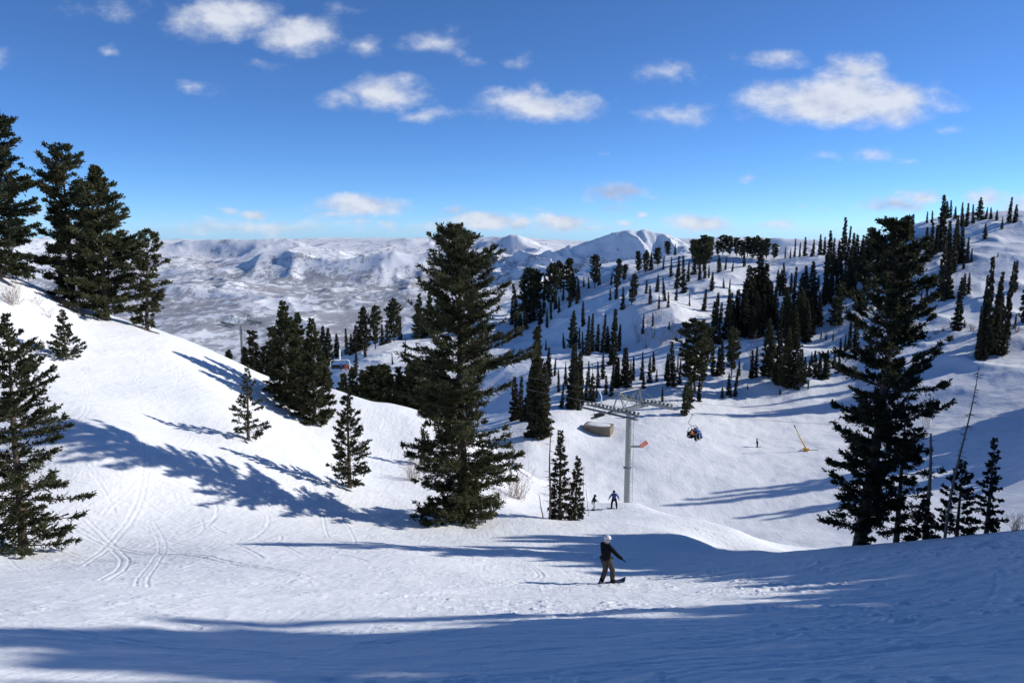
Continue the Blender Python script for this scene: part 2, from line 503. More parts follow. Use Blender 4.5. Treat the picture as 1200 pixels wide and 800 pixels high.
def full_ground(x, y):
    z = ground_z(x, y)
    r = np.hypot(x, y)
    near = r < 100
    xn, yn = x[near], y[near]
    rn = r[near]
    fade = sstep(2, 7, rn) * (1 - sstep(80, 100, rn))
    knoll = sstep(-4, 8, xn) * (1 - sstep(38, 46, rn))
    chunk = fbm(xn * 1.3, yn * 2.6, 4, 77) * (0.026 + 0.012 * knoll) + np.maximum(fbm(xn * 3.6, yn * 5.2, 3, 91) - 0.12, 0) * (0.05 + 0.07 * knoll) * sstep(-0.25, 0.3, fbm(xn * 0.25, yn * 0.5, 3, 61)) * (1 - sstep(34, 48, rn))
    chunk += knoll * fbm(xn * 0.5 + yn * 0.35, yn * 1.6 - xn * 0.5, 3, 15) * 0.06
    z[near] += fade * chunk + track_z(xn, yn)
    return z

d = math.radians
azs = np.concatenate([np.arange(d(-180), d(-62), d(3)), np.arange(d(-62), d(-38), d(0.6)), np.arange(d(-38), d(38), d(0.075)), np.arange(d(38), d(62), d(0.6)), np.arange(d(62), d(179), d(3))])
def geo(a, b, q): return a * q ** np.arange(int(math.log(b / a) / math.log(q)))
rs = np.concatenate([geo(0.4, 6, 1.06), geo(6, 110, 1.0036), geo(110, 460, 1.0055), geo(460, 1100, 1.04)])
ground = polar_grid(azs, rs, full_ground, "ground", M['snow'], wrap=True)
tag(ground, kind="structure", label="snow covered ski slope with shadows and ski tracks")
# ------------------------------------------------------------------ far valley and mountains
def valley_material(name, brush_bias):
    m, nt, bs = new_mat(name)
    geo = N(nt, "ShaderNodeNewGeometry")
    def noise(scale, det, rough, vec=(1, 1, 1), dist=0.0):
        mp = N(nt, "ShaderNodeMapping"); mp.inputs["Scale"].default_value = vec
        nt.links.new(geo.outputs["Position"], mp.inputs["Vector"])
        n = N(nt, "ShaderNodeTexNoise", i_Scale=scale, i_Detail=det, i_Roughness=rough, i_Distortion=dist)
        nt.links.new(mp.outputs[0], n.inputs["Vector"])
        return n.outputs["Fac"]
    sep = N(nt, "ShaderNodeSeparateXYZ"); nt.links.new(geo.outputs["Position"], sep.inputs[0])
    alt = N(nt, "ShaderNodeMapRange"); nt.links.new(sep.outputs[2], alt.inputs[0])
    alt.inputs[1].default_value = -900; alt.inputs[2].default_value = -180
    alt.inputs[3].default_value = 0.05; alt.inputs[4].default_value = -0.32
    f = math_(nt, 'ADD', math_(nt, 'MULTIPLY', noise(1 / 1000, 10, 0.72, dist=0.4), 0.4), math_(nt, 'MULTIPLY', noise(1 / 130, 8, 0.78, (1, 0.5, 1), 0.3), 0.6))
    f = math_(nt, 'ADD', math_(nt, 'MULTIPLY', math_(nt, 'SUBTRACT', f, 0.5), 3.2), 0.5)
    f = math_(nt, 'ADD', f, alt.outputs[0])
    f = math_(nt, 'ADD', f, brush_bias)
    brush = ramp(nt, f, [(0.42, 0.0), (0.50, 0.7), (0.64, 1.0)])
    bcol = mixcol(nt, noise(1 / 500, 4, 0.6), (0.105, 0.10, 0.125), (0.21, 0.195, 0.215))
    # dark groves of oak and juniper
    grove = ramp(nt, noise(1 / 380, 9, 0.75, (1, 0.6, 1), 0.3), [(0.58, 0.0), (0.63, 1.0)])
    c = mixcol(nt, math_(nt, 'MULTIPLY', brush, 0.74), (0.82, 0.83, 0.85), bcol)
    c = mixcol(nt, math_(nt, 'MULTIPLY', grove, 0.55), c, (0.07, 0.065, 0.07))
    nt.links.new(c, bs.inputs["Base Color"])
    bs.inputs["Roughness"].default_value = 0.9
    bs.inputs["Specular IOR Level"].default_value = 0.1
    return m

def valley_base(r):
    xs = [0, 650, 1000, 2000, 3500, 4500, 7500, 10000, 13000, 17000, 21000, 24000, 29000, 36000]
    zs = [-270, -275, -370, -560, -810, -875, -880, -810, -650, -470, -310, -262, -420, -900]
    return np.interp(r, xs, zs)

def valley_z(x, y):
    r = np.hypot(x, y)
    z = valley_base(r)
    amp = np.interp(r, [0, 1500, 4500, 7000, 9000, 12000, 16000, 20000, 23000, 27000, 36000], [0, 25, 60, 130, 420, 620, 560, 330, 150, 70, 50])
    wx = fbm(x / 2600, y / 2600, 3, 71) * 900; wy = fbm(x / 2600, y / 2600, 3, 83) * 900
    n = ridged((x + wx) / 5200 + 3.4, (y + wy) / 4300 + 1.2, 7, 41)
    n2 = fbm((x + wx) / 3800 + 2.2, (y + wy) / 3400, 4, 19)
    n3 = ridged((x + wx * .4) / 1100, (y + wy * .4) / 1250, 5, 8)
    hills = amp * (1.15 * (n - 0.40) + 0.42 * n2) + (amp * 0.20 + 9) * (n3 - 0.38)
    return z + hills
vaz = np.arange(d(-44), d(44), d(0.09))
valley = polar_grid(vaz, geo(650, 36000, 1.0058), valley_z, "valley", valley_material("sagebrush_valley", 0.0))
tag(valley, kind="structure", label="wide snowy valley with brush covered hills far below")

def crest_mountain(name, crest, slope_w, seed, spur):
    """A real mountain: a crest line in space, flanks falling away on both sides, spurs by ridged noise."""
    pts = np.array([[*at(px, py, Y)] for px, py, Y in crest])
    xs = np.linspace(pts[:, 0].min() - 2600, pts[:, 0].max() + 2600, 330)
    ys = np.linspace(pts[:, 1].min() - 3400, pts[:, 1].max() + 2600, 300)
    X, Y = np.meshgrid(xs, ys)
    x, y = X.ravel(), Y.ravel()
    wx = x + fbm(x / 700, y / 700, 3, seed) * 160
    wy = y + fbm(x / 700, y / 700, 3, seed + 5) * 160
    best = np.full(x.shape, -1e9)
    for a, b in zip(pts[:-1], pts[1:]):
        ab = b[:2] - a[:2]; L2 = ab @ ab
        t = np.clip(((wx - a[0]) * ab[0] + (wy - a[1]) * ab[1]) / L2, 0, 1)
        dx = wx - (a[0] + t * ab[0]); dy = wy - (a[1] + t * ab[1])
        dist = np.hypot(dx, dy)
        best = np.maximum(best, a[2] + t * (b[2] - a[2]) - dist * slope_w)
    rg = ridged(x / 620 + y / 2600, y / 1500, 6, seed + 9) - 0.42
    drop = np.clip((pts[:, 2].max() - best) / 500, 0, 1)
    z = best + rg * spur * (0.22 + 1.1 * drop) + fbm(x / 180, y / 180, 4, seed + 3) * 26 + (ridged(x / 330 + y / 900, y / 700, 4, seed + 4) - 0.4) * 110 * (0.3 + drop)
    nA, nR = len(xs), len(ys)
    i, j = np.meshgrid(np.arange(nR - 1), np.arange(nA - 1), indexing='ij')
    a = (i * nA + j).ravel()
    f = np.stack([a, a + 1, a + 1 + nA, a + nA], 1)
    keep = (z[f].max(1) > valley_base(np.hypot(x, y))[f].mean(1) - 260)
    return link_mesh(name, np.stack([x, y, z], 1), f[keep], valley_material("mountain_snow", 0.08), smooth=True)

mountain = crest_mountain("mountain", [(520, 330, 13500), (560, 312, 13600), (600, 306, 13400), (640, 297, 13000), (668, 284, 12800), (690, 277, 12700), (712, 273, 12600), (738, 270, 12500), (756, 271, 12500), (775, 276, 12400), (800, 284, 12300), (830, 296, 12200)], 0.60, 3, 330)
tag(mountain, kind="structure", label="white peak with shaded ribs rising beyond the ridge")
mountain2 = crest_mountain("mountain", [(840, 300, 15500), (880, 292, 15600), (905, 286, 15500), (930, 289, 15400), (960, 285, 15300), (1000, 296, 15300)], 0.42, 13, 160)
tag(mountain2, kind="structure", label="low white range seen past the ridge trees")

# ------------------------------------------------------------------ sky with small clouds
world = bpy.data.worlds.new("World")
scene.world = world
world.use_nodes = True
nt = world.node_tree
bg = nt.nodes["Background"]
sky = N(nt, "ShaderNodeTexSky", sky_type='NISHITA')
sky.sun_disc = False
sky.sun_elevation = SUN_EL
sky.sun_rotation = SUN_AZ
sky.altitude = 2700
sky.air_density = 0.7
sky.dust_density = 0.0
sky.ozone_density = 8.0
hs = N(nt, "ShaderNodeHueSaturation", i_Saturation=1.0, i_Value=1.0)
nt.links.new(sky.outputs[0], hs.inputs["Color"])
tint = N(nt, 'ShaderNodeVectorMath', operation='MULTIPLY'); nt.links.new(hs.outputs[0], tint.inputs[0]); tint.inputs[1].default_value = (0.92, 0.985, 1.0)
SKYCOL = tint.outputs[0]
SKY_STRENGTH = 0.136
tc = N(nt, "ShaderNodeTexCoord")
sep = N(nt, "ShaderNodeSeparateXYZ"); nt.links.new(tc.outputs["Generated"], sep.inputs[0])
ysafe = math_(nt, 'MAXIMUM', sep.outputs[1], 0.05)
uu = math_(nt, 'DIVIDE', sep.outputs[0], ysafe)
vv = math_(nt, 'DIVIDE', sep.outputs[2], ysafe)
cmb = N(nt, "ShaderNodeCombineXYZ"); nt.links.new(uu, cmb.inputs[0]); nt.links.new(vv, cmb.inputs[1])
UV = cmb.outputs[0]
def wnoise(vec_socket, scale, sx, sy, det, rough, off=(0, 0)):
    mp = N(nt, "ShaderNodeMapping"); mp.inputs["Scale"].default_value = (sx, sy, 1); mp.inputs["Location"].default_value = (off[0], off[1], 0)
    nt.links.new(vec_socket, mp.inputs["Vector"])
    n = N(nt, "ShaderNodeTexNoise", i_Scale=scale, i_Detail=det, i_Roughness=rough)
    nt.links.new(mp.outputs[0], n.inputs["Vector"])
    return n
# billow: warp the plane first
wn = wnoise(UV, 9.0, 1, 1.6, 4, 0.6)
wsub = N(nt, "ShaderNodeVectorMath", operation='SUBTRACT'); nt.links.new(wn.outputs["Color"], wsub.inputs[0]); wsub.inputs[1].default_value = (0.5, 0.5, 0.5)
wsc = N(nt, "ShaderNodeVectorMath", operation='MULTIPLY'); nt.links.new(wsub.outputs[0], wsc.inputs[0]); wsc.inputs[1].default_value = (0.075, 0.030, 0)
wadd = N(nt, "ShaderNodeVectorMath", operation='ADD'); nt.links.new(UV, wadd.inputs[0]); nt.links.new(wsc.outputs[0], wadd.inputs[1])
UVW = wadd.outputs[0]
# (px, py, half width, half height, density, greyness)
CLOUDS = [
 (262,20,72,32,.92,0),(345,40,62,24,.9,0),(430,50,34,12,.42,0),(415,8,40,10,.3,0),(125,8,60,16,.36,0),(505,48,46,18,.5,0),(555,68,18,8,.35,0),(600,68,30,12,.3,0),
 (452,108,54,26,.85,0),(402,116,30,15,.5,.2),(500,134,36,11,.6,0),(632,124,82,20,.95,0),(630,104,16,14,.5,0),
 (222,100,34,10,.42,0),(310,76,26,8,.28,0),(137,56,14,9,.35,0),(784,84,38,16,.5,0),(905,66,52,16,.55,0),
 (1003,82,42,20,.85,.15),(985,120,128,30,1.15,0),(1000,106,60,26,1.0,0),(800,132,62,17,.42,.15),(1016,182,30,11,.55,.1),(970,186,26,6,.3,.3),(1058,190,18,6,.28,.3),
 (425,240,56,15,1.05,.05),(300,249,18,8,.9,0),(240,257,30,6,.3,.2),(335,258,24,6,.4,0),(420,260,20,5,.5,0),(570,258,52,12,.95,.05),(603,260,20,9,.95,0),(652,261,44,13,1.05,0),(630,246,16,6,.4,.4),
 (722,226,38,13,.75,.6),(775,234,18,5,.45,.8),(716,243,26,6,.4,.7),(755,252,10,6,.7,0),(820,262,40,12,1.05,0),(868,264,20,5,.3,.3),
 (1046,242,42,10,.8,.4),(970,244,20,5,.3,.6),(945,240,14,4,.3,.6),(1162,232,28,14,.7,.1),(1200,240,40,20,.85,0),(990,262,12,4,.3,0),(1140,262,20,8,.3,.2),
 (300,266,170,13,.55,.2),(265,246,20,7,.6,0),(395,252,24,7,.6,0),(455,262,22,6,.6,.1),(540,246,20,6,.55,.35),(690,268,26,6,.6,.1),(735,262,20,6,.6,.2),(905,262,26,7,.6,.1),(1080,232,34,10,.7,.2),(1120,150,24,8,.4,.1),(700,180,16,5,.35,.2),(880,210,20,5,.35,.3),(520,266,110,10,.4,.2),(700,266,110,10,.35,.2),(60,250,120,14,.3,.2),(1290,140,60,20,.8,0),(-60,60,70,24,.8,0),
]
dens = None; grey = None; vert = None
for (px, py, hw, hh, op, gr) in CLOUDS:
    r0 = ray(px, py); r1 = ray(px + hw, py); r2 = ray(px, py - hh)
    u0, v0 = r0[0], r0[2]; a = abs(r1[0] - r0[0]) * 1.3; b = abs(r2[2] - r0[2]) * 1.3
    s1 = N(nt, "ShaderNodeVectorMath", operation='SUBTRACT'); nt.links.new(UVW, s1.inputs[0]); s1.inputs[1].default_value = (u0, v0, 0)
    s2 = N(nt, "ShaderNodeVectorMath", operation='MULTIPLY'); nt.links.new(s1.outputs[0], s2.inputs[0]); s2.inputs[1].default_value = (1 / a, 1 / b, 0)
    ln = N(nt, "ShaderNodeVectorMath", operation='LENGTH'); nt.links.new(s2.outputs[0], ln.inputs[0])
    mm = N(nt, "ShaderNodeMath", operation='MULTIPLY_ADD'); nt.links.new(ln.outputs["Value"], mm.inputs[0]); mm.inputs[1].default_value = -op; mm.inputs[2].default_value = op
    dd = mm.outputs[0]
    dens = dd if dens is None else math_(nt, 'MAXIMUM', dens, dd)
    if gr > 0.25:
        g = math_(nt, 'MULTIPLY', math_(nt, 'MAXIMUM', dd, 0.0), gr * 2.2)
        grey = g if grey is None else math_(nt, 'MAXIMUM', grey, g)
n_a = wnoise(UV, 24.0, 1, 1.6, 9, 0.60)
n_b = wnoise(UV, 24.0, 1, 1.6, 6, 0.56, off=(-0.008, -0.014))
field = math_(nt, 'ADD', dens, math_(nt, 'MULTIPLY', math_(nt, 'SUBTRACT', n_a.outputs["Fac"], 0.5), 0.95))
mr = N(nt, "ShaderNodeMapRange", interpolation_type='SMOOTHSTEP'); nt.links.new(field, mr.inputs[0])
mr.inputs[1].default_value = 0.08; mr.inputs[2].default_value = 0.78; mr.inputs[3].default_value = 0.0; mr.inputs[4].default_value = 0.9
inside = N(nt, "ShaderNodeMapRange"); nt.links.new(dens, inside.inputs[0]); inside.inputs[1].default_value = -0.25; inside.inputs[2].default_value = 0.05
alpha = math_(nt, 'MULTIPLY', mr.outputs[0], inside.outputs[0])
front = math_(nt, 'GREATER_THAN', sep.outputs[1], 0.1)
alpha = math_(nt, 'MULTIPLY', alpha, front)
lit = math_(nt, 'ADD', math_(nt, 'MULTIPLY', math_(nt, 'SUBTRACT', n_a.outputs["Fac"], n_b.outputs["Fac"]), 1.9), math_(nt, 'ADD', math_(nt, 'MULTIPLY', field, 0.45), 0.46), True)
lit = math_(nt, 'SUBTRACT', lit, grey, True)
CB = 1.0 / SKY_STRENGTH
cloudc = mixcol(nt, lit, (0.36 * CB, 0.43 * CB, 0.60 * CB), (0.68 * CB, 0.71 * CB, 0.78 * CB))
skyc = mixcol(nt, alpha, SKYCOL, cloudc)
nt.links.new(skyc, bg.inputs["Color"])
bg.inputs["Strength"].default_value = SKY_STRENGTH
try:
    world.cycles.sampling_method = 'MANUAL'; world.cycles.sample_map_resolution = 512
except Exception: pass

# ------------------------------------------------------------------ the air between here and the far hills
USE_HAZE = True
if USE_HAZE:
    hm = bpy.data.materials.new("thin_air"); hm.use_nodes = True
    ht = hm.node_tree
    ht.nodes.remove(ht.nodes["Principled BSDF"])
    pv = N(ht, "ShaderNodeVolumePrincipled")
    pv.inputs["Color"].default_value = (0.72, 0.84, 1.0, 1)
    pv.inputs["Density"].default_value = 0.5e-5
    pv.inputs["Anisotropy"].default_value = 0.2
    ht.links.new(pv.outputs[0], ht.nodes["Material Output"].inputs["Volume"])
    mb = MB().box((0, 18000, -480), (60000, 40000, 1130))
    hz = mb.build("haze", hm)
    tag(hz, kind="stuff", label="thin blue air over the far valley")
# ------------------------------------------------------------------ conifers
def unit(v): return v / np.maximum(np.linalg.norm(v, axis=-1, keepdims=True), 1e-9)

def grow_conifer(seed, h, prof, nb, droop=(-0.25, 0.7), spray=6.0, sf=0.3, tuft=(0.239, 0.043), ntuft=8, spray_len=0.5,
                 t0=0.04, lean=(0, 0), bend=0.0, asym=None, trunk_r=None, gaps=0.0, limbs=True, hang=0.0, clump=0.0, azmask=None):
    """prof: list of (height fraction, half width in metres). Returns trunk MB and crown arrays (verts, quads)."""
    rng = np.random.default_rng(seed)
    ph, pw = zip(*prof)
    trunk_r = trunk_r or 0.018 * h + 0.03
    lean = np.array([lean[0], lean[1]], float)
    def axis(t):
        t = np.asarray(t, float)
        wob = np.sin(t * 5.1 + seed) * bend * h * t * (1 - t)
        wob2 = np.cos(t * 4.3 + seed * 1.7) * bend * h * t * (1 - t)
        return np.stack([lean[0] * t + wob, lean[1] * t + wob2, t * h], -1)
    tm = MB()
    ts = np.linspace(-0.02, 0.985, 14)
    tp = axis(ts); tp[0, 2] = -0.5
    tm.tube(tp, [max(0.012, trunk_r * (1 - t) ** 0.85 * (1.25 if i == 0 else 1)) for i, t in enumerate(ts)], 8)
    # branches
    t = t0 + (1 - t0) * (np.arange(nb) + rng.uniform(0, 1, nb)) / nb
    t = np.clip(t + rng.normal(0, 0.01, nb), t0, 0.992)
    az = np.arange(nb) * 2.399 + rng.normal(0, 0.7, nb)
    L = np.interp(t, ph, pw) * rng.uniform(0.62, 1.1, nb) * (1 - (rng.uniform(0, 1, nb) < 0.25) * rng.uniform(0.1, 0.5, nb))
    if gaps > 0:
        g = vnoise(t * 9 + seed, az * 0.8 + 3, seed)
        L = L * np.where(g < gaps, 0.45, 1.0)
    if asym is not None:      # list of (t, azimuth, factor, spread)
        for (ta, aa, fac, st, sa) in asym:
            dz = np.abs((az - aa + math.pi) % (2 * math.pi) - math.pi)
            L = L * (1 + (fac - 1) * np.exp(-((t - ta) / st) ** 2) * np.exp(-(dz / sa) ** 2))
    L = np.maximum(L, 0.05)
    el = droop[0] + (droop[1] - droop[0]) * t ** 1.3 + rng.normal(0, 0.13, nb)
    rad = np.stack([np.cos(az), np.sin(az), np.zeros(nb)], -1)
    base = axis(t)
    def bpos(i, s):
        r = rad[i]; l = L[i]; e = el[i]
        up = np.sin(e) * l * s + 0.16 * l * s ** 2.5 * (e < 0.5)
        p = base[i] + r * (l * s * np.cos(e))[:, None]
        p[:, 2] += up
        side = np.stack([-r[:, 1], r[:, 0], 0 * r[:, 0]], -1)
        p += side * (np.sin(s * 2.5 + az[i] * 3) * 0.09 * l * s)[:, None]
        return p
    if limbs:
        idx = np.arange(nb)
        segs = [0.0, 0.3, 0.62, 0.95]
        P = [bpos(idx, np.full(nb, s)) for s in segs]
        for i in range(nb):
            if L[i] < 0.25: continue
            r0 = min(trunk_r * 0.33, 0.010 + 0.014 * L[i])
            tm.tube([P[k][i] for k in range(4)], [r0, r0 * .75, r0 * .5, r0 * .2], 4, caps=False)
    # sprays along the branches
    ns = np.maximum(2, np.round(L * spray * rng.uniform(0.7, 1.3, nb)).astype(int))
    bi = np.repeat(np.arange(nb), ns)
    s = sf + (1.02 - sf) * rng.uniform(0, 1, len(bi)) ** 0.8
    if clump > 0:
        c = np.sin(s * 9 + az[bi] * 5) * 0.5 + 0.5
        s = np.clip(s + (c - 0.5) * clump, sf * 0.7, 1.03)
    p0 = bpos(bi, s)
    p1 = bpos(bi, s + 0.03)
    bd = unit(p1 - p0)
    side = unit(np.stack([-bd[:, 1], bd[:, 0], 0 * bd[:, 0]], -1)) * rng.choice([-1, 1], len(bi))[:, None]
    a = rng.uniform(0.25, 1.15, len(bi))[:, None]
    dirs = unit(bd * np.cos(a) + side * np.sin(a) + np.stack([0 * s, 0 * s, rng.normal(0.08 - hang, 0.28, len(bi))], -1))
    sl = spray_len * (0.45 + 0.75 * (1 - s)) * rng.uniform(0.6, 1.3, len(bi)) * np.clip(L[bi] / 1.2, 0.3, 1.15)
    # tufts along the sprays
    k = np.arange(ntuft)
    fr = (k[None] + rng.uniform(0, 1, (len(bi), ntuft))) / ntuft
    pos = (p0[:, None] + dirs[:, None] * (sl[:, None] * fr)[..., None]).reshape(-1, 3)
    pos[:, 2] -= (fr ** 2 * sl[:, None] * hang * 0.6).ravel()
    td = unit(np.repeat(dirs, ntuft, 0) + rng.normal(0, 0.55, (len(pos), 3)) + np.array([0, 0, 0.12]))
    n = unit(np.cross(td, rng.normal(0, 1, (len(pos), 3))))
    ln = tuft[0] * rng.uniform(0.6, 1.35, len(pos)); wd = tuft[1] * rng.uniform(0.7, 1.4, len(pos))
    v = np.stack([pos, pos + td * (ln * 0.45)[:, None] + n * wd[:, None], pos + td * ln[:, None], pos + td * (ln * 0.45)[:, None] - n * wd[:, None]], 1).reshape(-1, 3)
    q = np.arange(len(pos) * 4).reshape(-1, 4)
    return tm, v, q

def tree_object(name, loc, rz, parts, mats, label, group=None):
    root = empty(name, loc, rz)
    tm, v, q = parts
    tm.build("trunk", mats[0], root, smooth=True)
    link_mesh("crown", v, q, mats[1], root)
    return tag(root, label, "tree", group)

def near_tree(name, px, base, top, Y, prof_px, label, mat='fir', group=None, seed=1, lean_px=0, **kw):
    p = at(px, base, Y)
    z = gz(p.x, p.y)
    mpp = Y / F / 0.985
    rt = at(px, top, Y).z
    h = rt - z
    prof = [(t, w * mpp) for t, w in prof_px]
    parts = grow_conifer(seed, h, prof, lean=(lean_px * mpp, 0), **kw)
    return tree_object(name, (p.x, p.y, z - 0.03), 0.0, parts, (M['bark'], M[mat]), label, group)

R0, L0 = 0.0, math.pi
near_tree("fir_tree", 545, 612, 266, 53, [(0,28),(.03,50),(.09,55),(.14,60),(.22,72),(.32,64),(.42,72),(.5,80),(.58,70),(.66,60),(.74,58),(.82,54),(.9,46),(.95,34),(.985,16),(1,3)],
          "tall shaggy dark fir with broad skirt standing in the middle of the run", 'fir', seed=3, lean_px=-6,
          nb=310, droop=(-0.2, 0.5), spray=16, sf=0.15, tuft=(0.23, 0.036), ntuft=12, spray_len=0.7, t0=0.02, bend=0.025, gaps=0.42, clump=.14, trunk_r=0.42,
          asym=[(0.50, 0.0, 1.32, 0.07, 0.9), (0.21, 0.0, 1.25, 0.05, 0.8), (0.36, math.pi, 1.12, 0.05, 0.8), (0.10, math.pi, 1.2, .04, .8), (.62, math.pi, .9, .1, 1)])
near_tree("pine_tree", 1007, 643, 258, 42.5, [(0,4),(.03,26),(.08,40),(.15,50),(.22,48),(.28,62),(.36,55),(.44,62),(.5,64),(.56,54),(.63,62),(.72,60),(.8,54),(.86,45),(.91,36),(.95,28),(.985,15),(1,3)],
          "big backlit pine with bare lower trunk and ragged open crown", 'pine', seed=12, lean_px=27,
          nb=275, droop=(-0.05, 0.75), spray=19, sf=0.3, tuft=(0.19, 0.040), ntuft=13, spray_len=0.58, t0=0.02, bend=0.025, gaps=0.45, trunk_r=0.36, clump=0.2,
          asym=[(0.47, math.pi, 1.4, 0.05, 0.7), (0.10, math.pi, 1.5, 0.03, 0.6), (0.4, 0.0, 1.22, 0.2, 0.8)])
near_tree("fir_tree", 27, 643, 368, 33, [(0,34),(.03,58),(.1,64),(.16,72),(.24,76),(.3,68),(.38,54),(.5,58),(.62,52),(.72,44),(.82,32),(.9,19),(.96,9),(1,1)],
          "open branched fir rising at the edge of the sunny bowl, bent trunk", 'fir', seed=21, lean_px=6,
          nb=160, droop=(-0.28, 0.65), spray=19, sf=0.16, tuft=(0.15, 0.032), ntuft=12, spray_len=0.48, t0=0.02, bend=0.035, gaps=0.38, trunk_r=0.2, clump=.12,
          asym=[(0.2, 0.0, 1.25, 0.05, 0.6), (0.12, 0.0, 1.35, 0.04, 0.5)])
near_tree("fir_sapling", 78, 425, 364, 66, [(0,16),(.1,22),(.25,19),(.45,14),(.7,9),(.9,4),(1,1)],
          "small fir alone on the bright upper snow slope", 'fir', seed=31, nb=83, spray=16.5, tuft=(0.184, 0.036), ntuft=8, spray_len=0.4, droop=(-0.1, 0.8), gaps=.25)
near_tree("fir_sapling", 291, 516, 429, 60, [(0,18),(.08,24),(.2,21),(.4,17),(.6,12),(.8,7),(1,1)],
          "small fir with thin gappy crown on the sunny slope", 'fir', seed=32, nb=78, spray=15.0, tuft=(0.184, 0.036), ntuft=8, spray_len=0.42, droop=(-0.1, 0.8), gaps=.42, lean_px=3)
near_tree("fir_tree", 410, 573, 452, 58, [(0,14),(.06,22),(.14,26),(.3,25),(.5,20),(.7,13),(.88,7),(1,1)],
          "young bushy fir with bare foot, between the twin spruces and the shaggy fir", 'fir', seed=33, nb=116, spray=16.5, tuft=(0.184, 0.037), ntuft=9, spray_len=0.45, droop=(-0.12, 0.8), gaps=.3)
near_tree("fir_sapling", 497, 546, 498, 74, [(0,10),(.2,12),(.5,8),(1,1)],
          "little fir half hidden by the skirt of the shaggy fir", 'fir', seed=34, nb=54, spray=13.5, tuft=(0.221, 0.043), ntuft=7, spray_len=0.4)
# two spruces side by side above the bowl
near_tree("spruce_tree", 337, 483, 353, 81, [(0,24),(.05,29),(.2,26),(.4,21),(.6,16),(.8,9),(.92,5),(1,1)],
          "dense spruce with pointed double tip, taller of the touching pair", 'fir', seed=41, nb=202, spray=16.5, tuft=(0.276, 0.054), ntuft=8, spray_len=0.55, droop=(-0.25, 0.6), t0=0.0, hang=.15)
near_tree("spruce_tree", 369, 495, 374, 79, [(0,18),(.08,22),(.25,21),(.45,18),(.65,13),(.85,7),(1,2)],
          "olive spruce with blunt split top, shorter of the touching pair", 'fir', seed=42, nb=189, spray=16.5, tuft=(0.276, 0.054), ntuft=8, spray_len=0.55, droop=(-0.25, 0.6), t0=0.0, hang=.15)
near_tree("spruce_tree", 353, 485, 368, 84, [(0,16),(.2,17),(.5,13),(.8,7),(1,1)],
          "thin spruce tip wedged behind the touching pair of spruces", 'fir', seed=43, nb=148, spray=15.0, tuft=(0.276, 0.058), ntuft=7, spray_len=0.5, t0=0.0)
# skyline group on the near crest
near_tree("fir_tree", 0, 348, 118, 76, [(0,30),(.05,44),(.15,50),(.3,48),(.45,46),(.6,44),(.75,36),(.86,26),(.94,14),(1,2)],
          "huge dark fir cut by the photo edge on the bright crest", 'fir', seed=51, nb=297, spray=13.5, tuft=(0.313, 0.061), ntuft=8, spray_len=0.75, droop=(-0.3, 0.35), gaps=.46, hang=.1)
near_tree("pine_tree", 88, 378, 171, 84, [(0,12),(.06,30),(.15,40),(.3,50),(.45,48),(.6,46),(.75,40),(.85,33),(.93,20),(1,4)],
          "broad dark pine with flat ragged top on the crest", 'pine', seed=52, nb=202, spray=12.8, tuft=(0.313, 0.061), ntuft=8, spray_len=0.75, droop=(-0.2, 0.4), gaps=.5, clump=.2)
near_tree("pine_tree", 126, 388, 196, 82, [(0,20),(.06,40),(.15,48),(.3,50),(.45,46),(.6,40),(.75,30),(.87,19),(.95,9),(1,2)],
          "pointed olive pine beside the flat topped pine on the crest", 'fir', seed=53, nb=256, spray=12.8, tuft=(0.313, 0.061), ntuft=8, spray_len=0.75, droop=(-0.2, 0.5), gaps=.42, clump=.1)
near_tree("pine_tree", 172, 386, 272, 84, [(0,4),(.08,10),(.16,18),(.25,12),(.38,18),(.5,23),(.65,24),(.8,20),(.92,14),(1,5)],
          "short leaning pine with rounded tufts at the valley end of the crest group", 'pine', seed=54, nb=94, spray=13.5, tuft=(0.313, 0.065), ntuft=8, spray_len=0.6, droop=(-0.3, 0.5), gaps=.35, lean_px=8, clump=.2)
# little group beside the rider's dip
near_tree("spruce_tree", 656, 613, 504, 57.5, [(0,8),(.06,15),(.2,15),(.4,13),(.6,10),(.8,6),(1,1)],
          "slim spruce beside the dead snag, above the rider", 'spruce', seed=61, nb=141, spray=16.5, tuft=(0.184, 0.036), ntuft=8, spray_len=0.32, droop=(-0.35, 0.5), t0=0.02, hang=.2, gaps=.2)
near_tree("spruce_tree", 673, 611, 535, 58.5, [(0,10),(.1,14),(.25,12),(.45,9),(.7,6),(1,1)],
          "shorter spruce beside the slim spruce, nearest the lift tower", 'spruce', seed=62, nb=105, spray=16.5, tuft=(0.184, 0.036), ntuft=8, spray_len=0.3, droop=(-0.35, 0.5), t0=0.02, hang=.2, gaps=.2, lean_px=4)
# group beside the big backlit pine
near_tree("spruce_tree", 1156, 624, 514, 37, [(0,14),(.08,19),(.2,18),(.35,14),(.5,12),(.7,8),(.88,4),(1,1)],
          "small dark spruce at the crest, outermost of the backlit group", 'spruce', seed=71, nb=105, spray=21.0, tuft=(0.13, 0.036), ntuft=7, spray_len=0.24, droop=(-0.3, 0.5), gaps=.25)
near_tree("spruce_tree", 1121, 629, 540, 37.5, [(0,16),(.1,24),(.3,22),(.5,20),(.7,14),(.88,7),(1,2)],
          "squat dark spruce wrapped around the leaning dead trunk", 'spruce', seed=72, nb=94, spray=21.0, tuft=(0.13, 0.036), ntuft=7, spray_len=0.26, droop=(-0.35, 0.5), gaps=.3)
near_tree("spruce_sapling", 1082, 631, 585, 39, [(0,18),(.2,17),(.5,12),(1,2)],
          "low dark spruce at the foot of the upright dead trunk", 'spruce', seed=73, nb=59, spray=21.0, tuft=(0.14, 0.04), ntuft=6, spray_len=0.26, droop=(-0.25, 0.4))
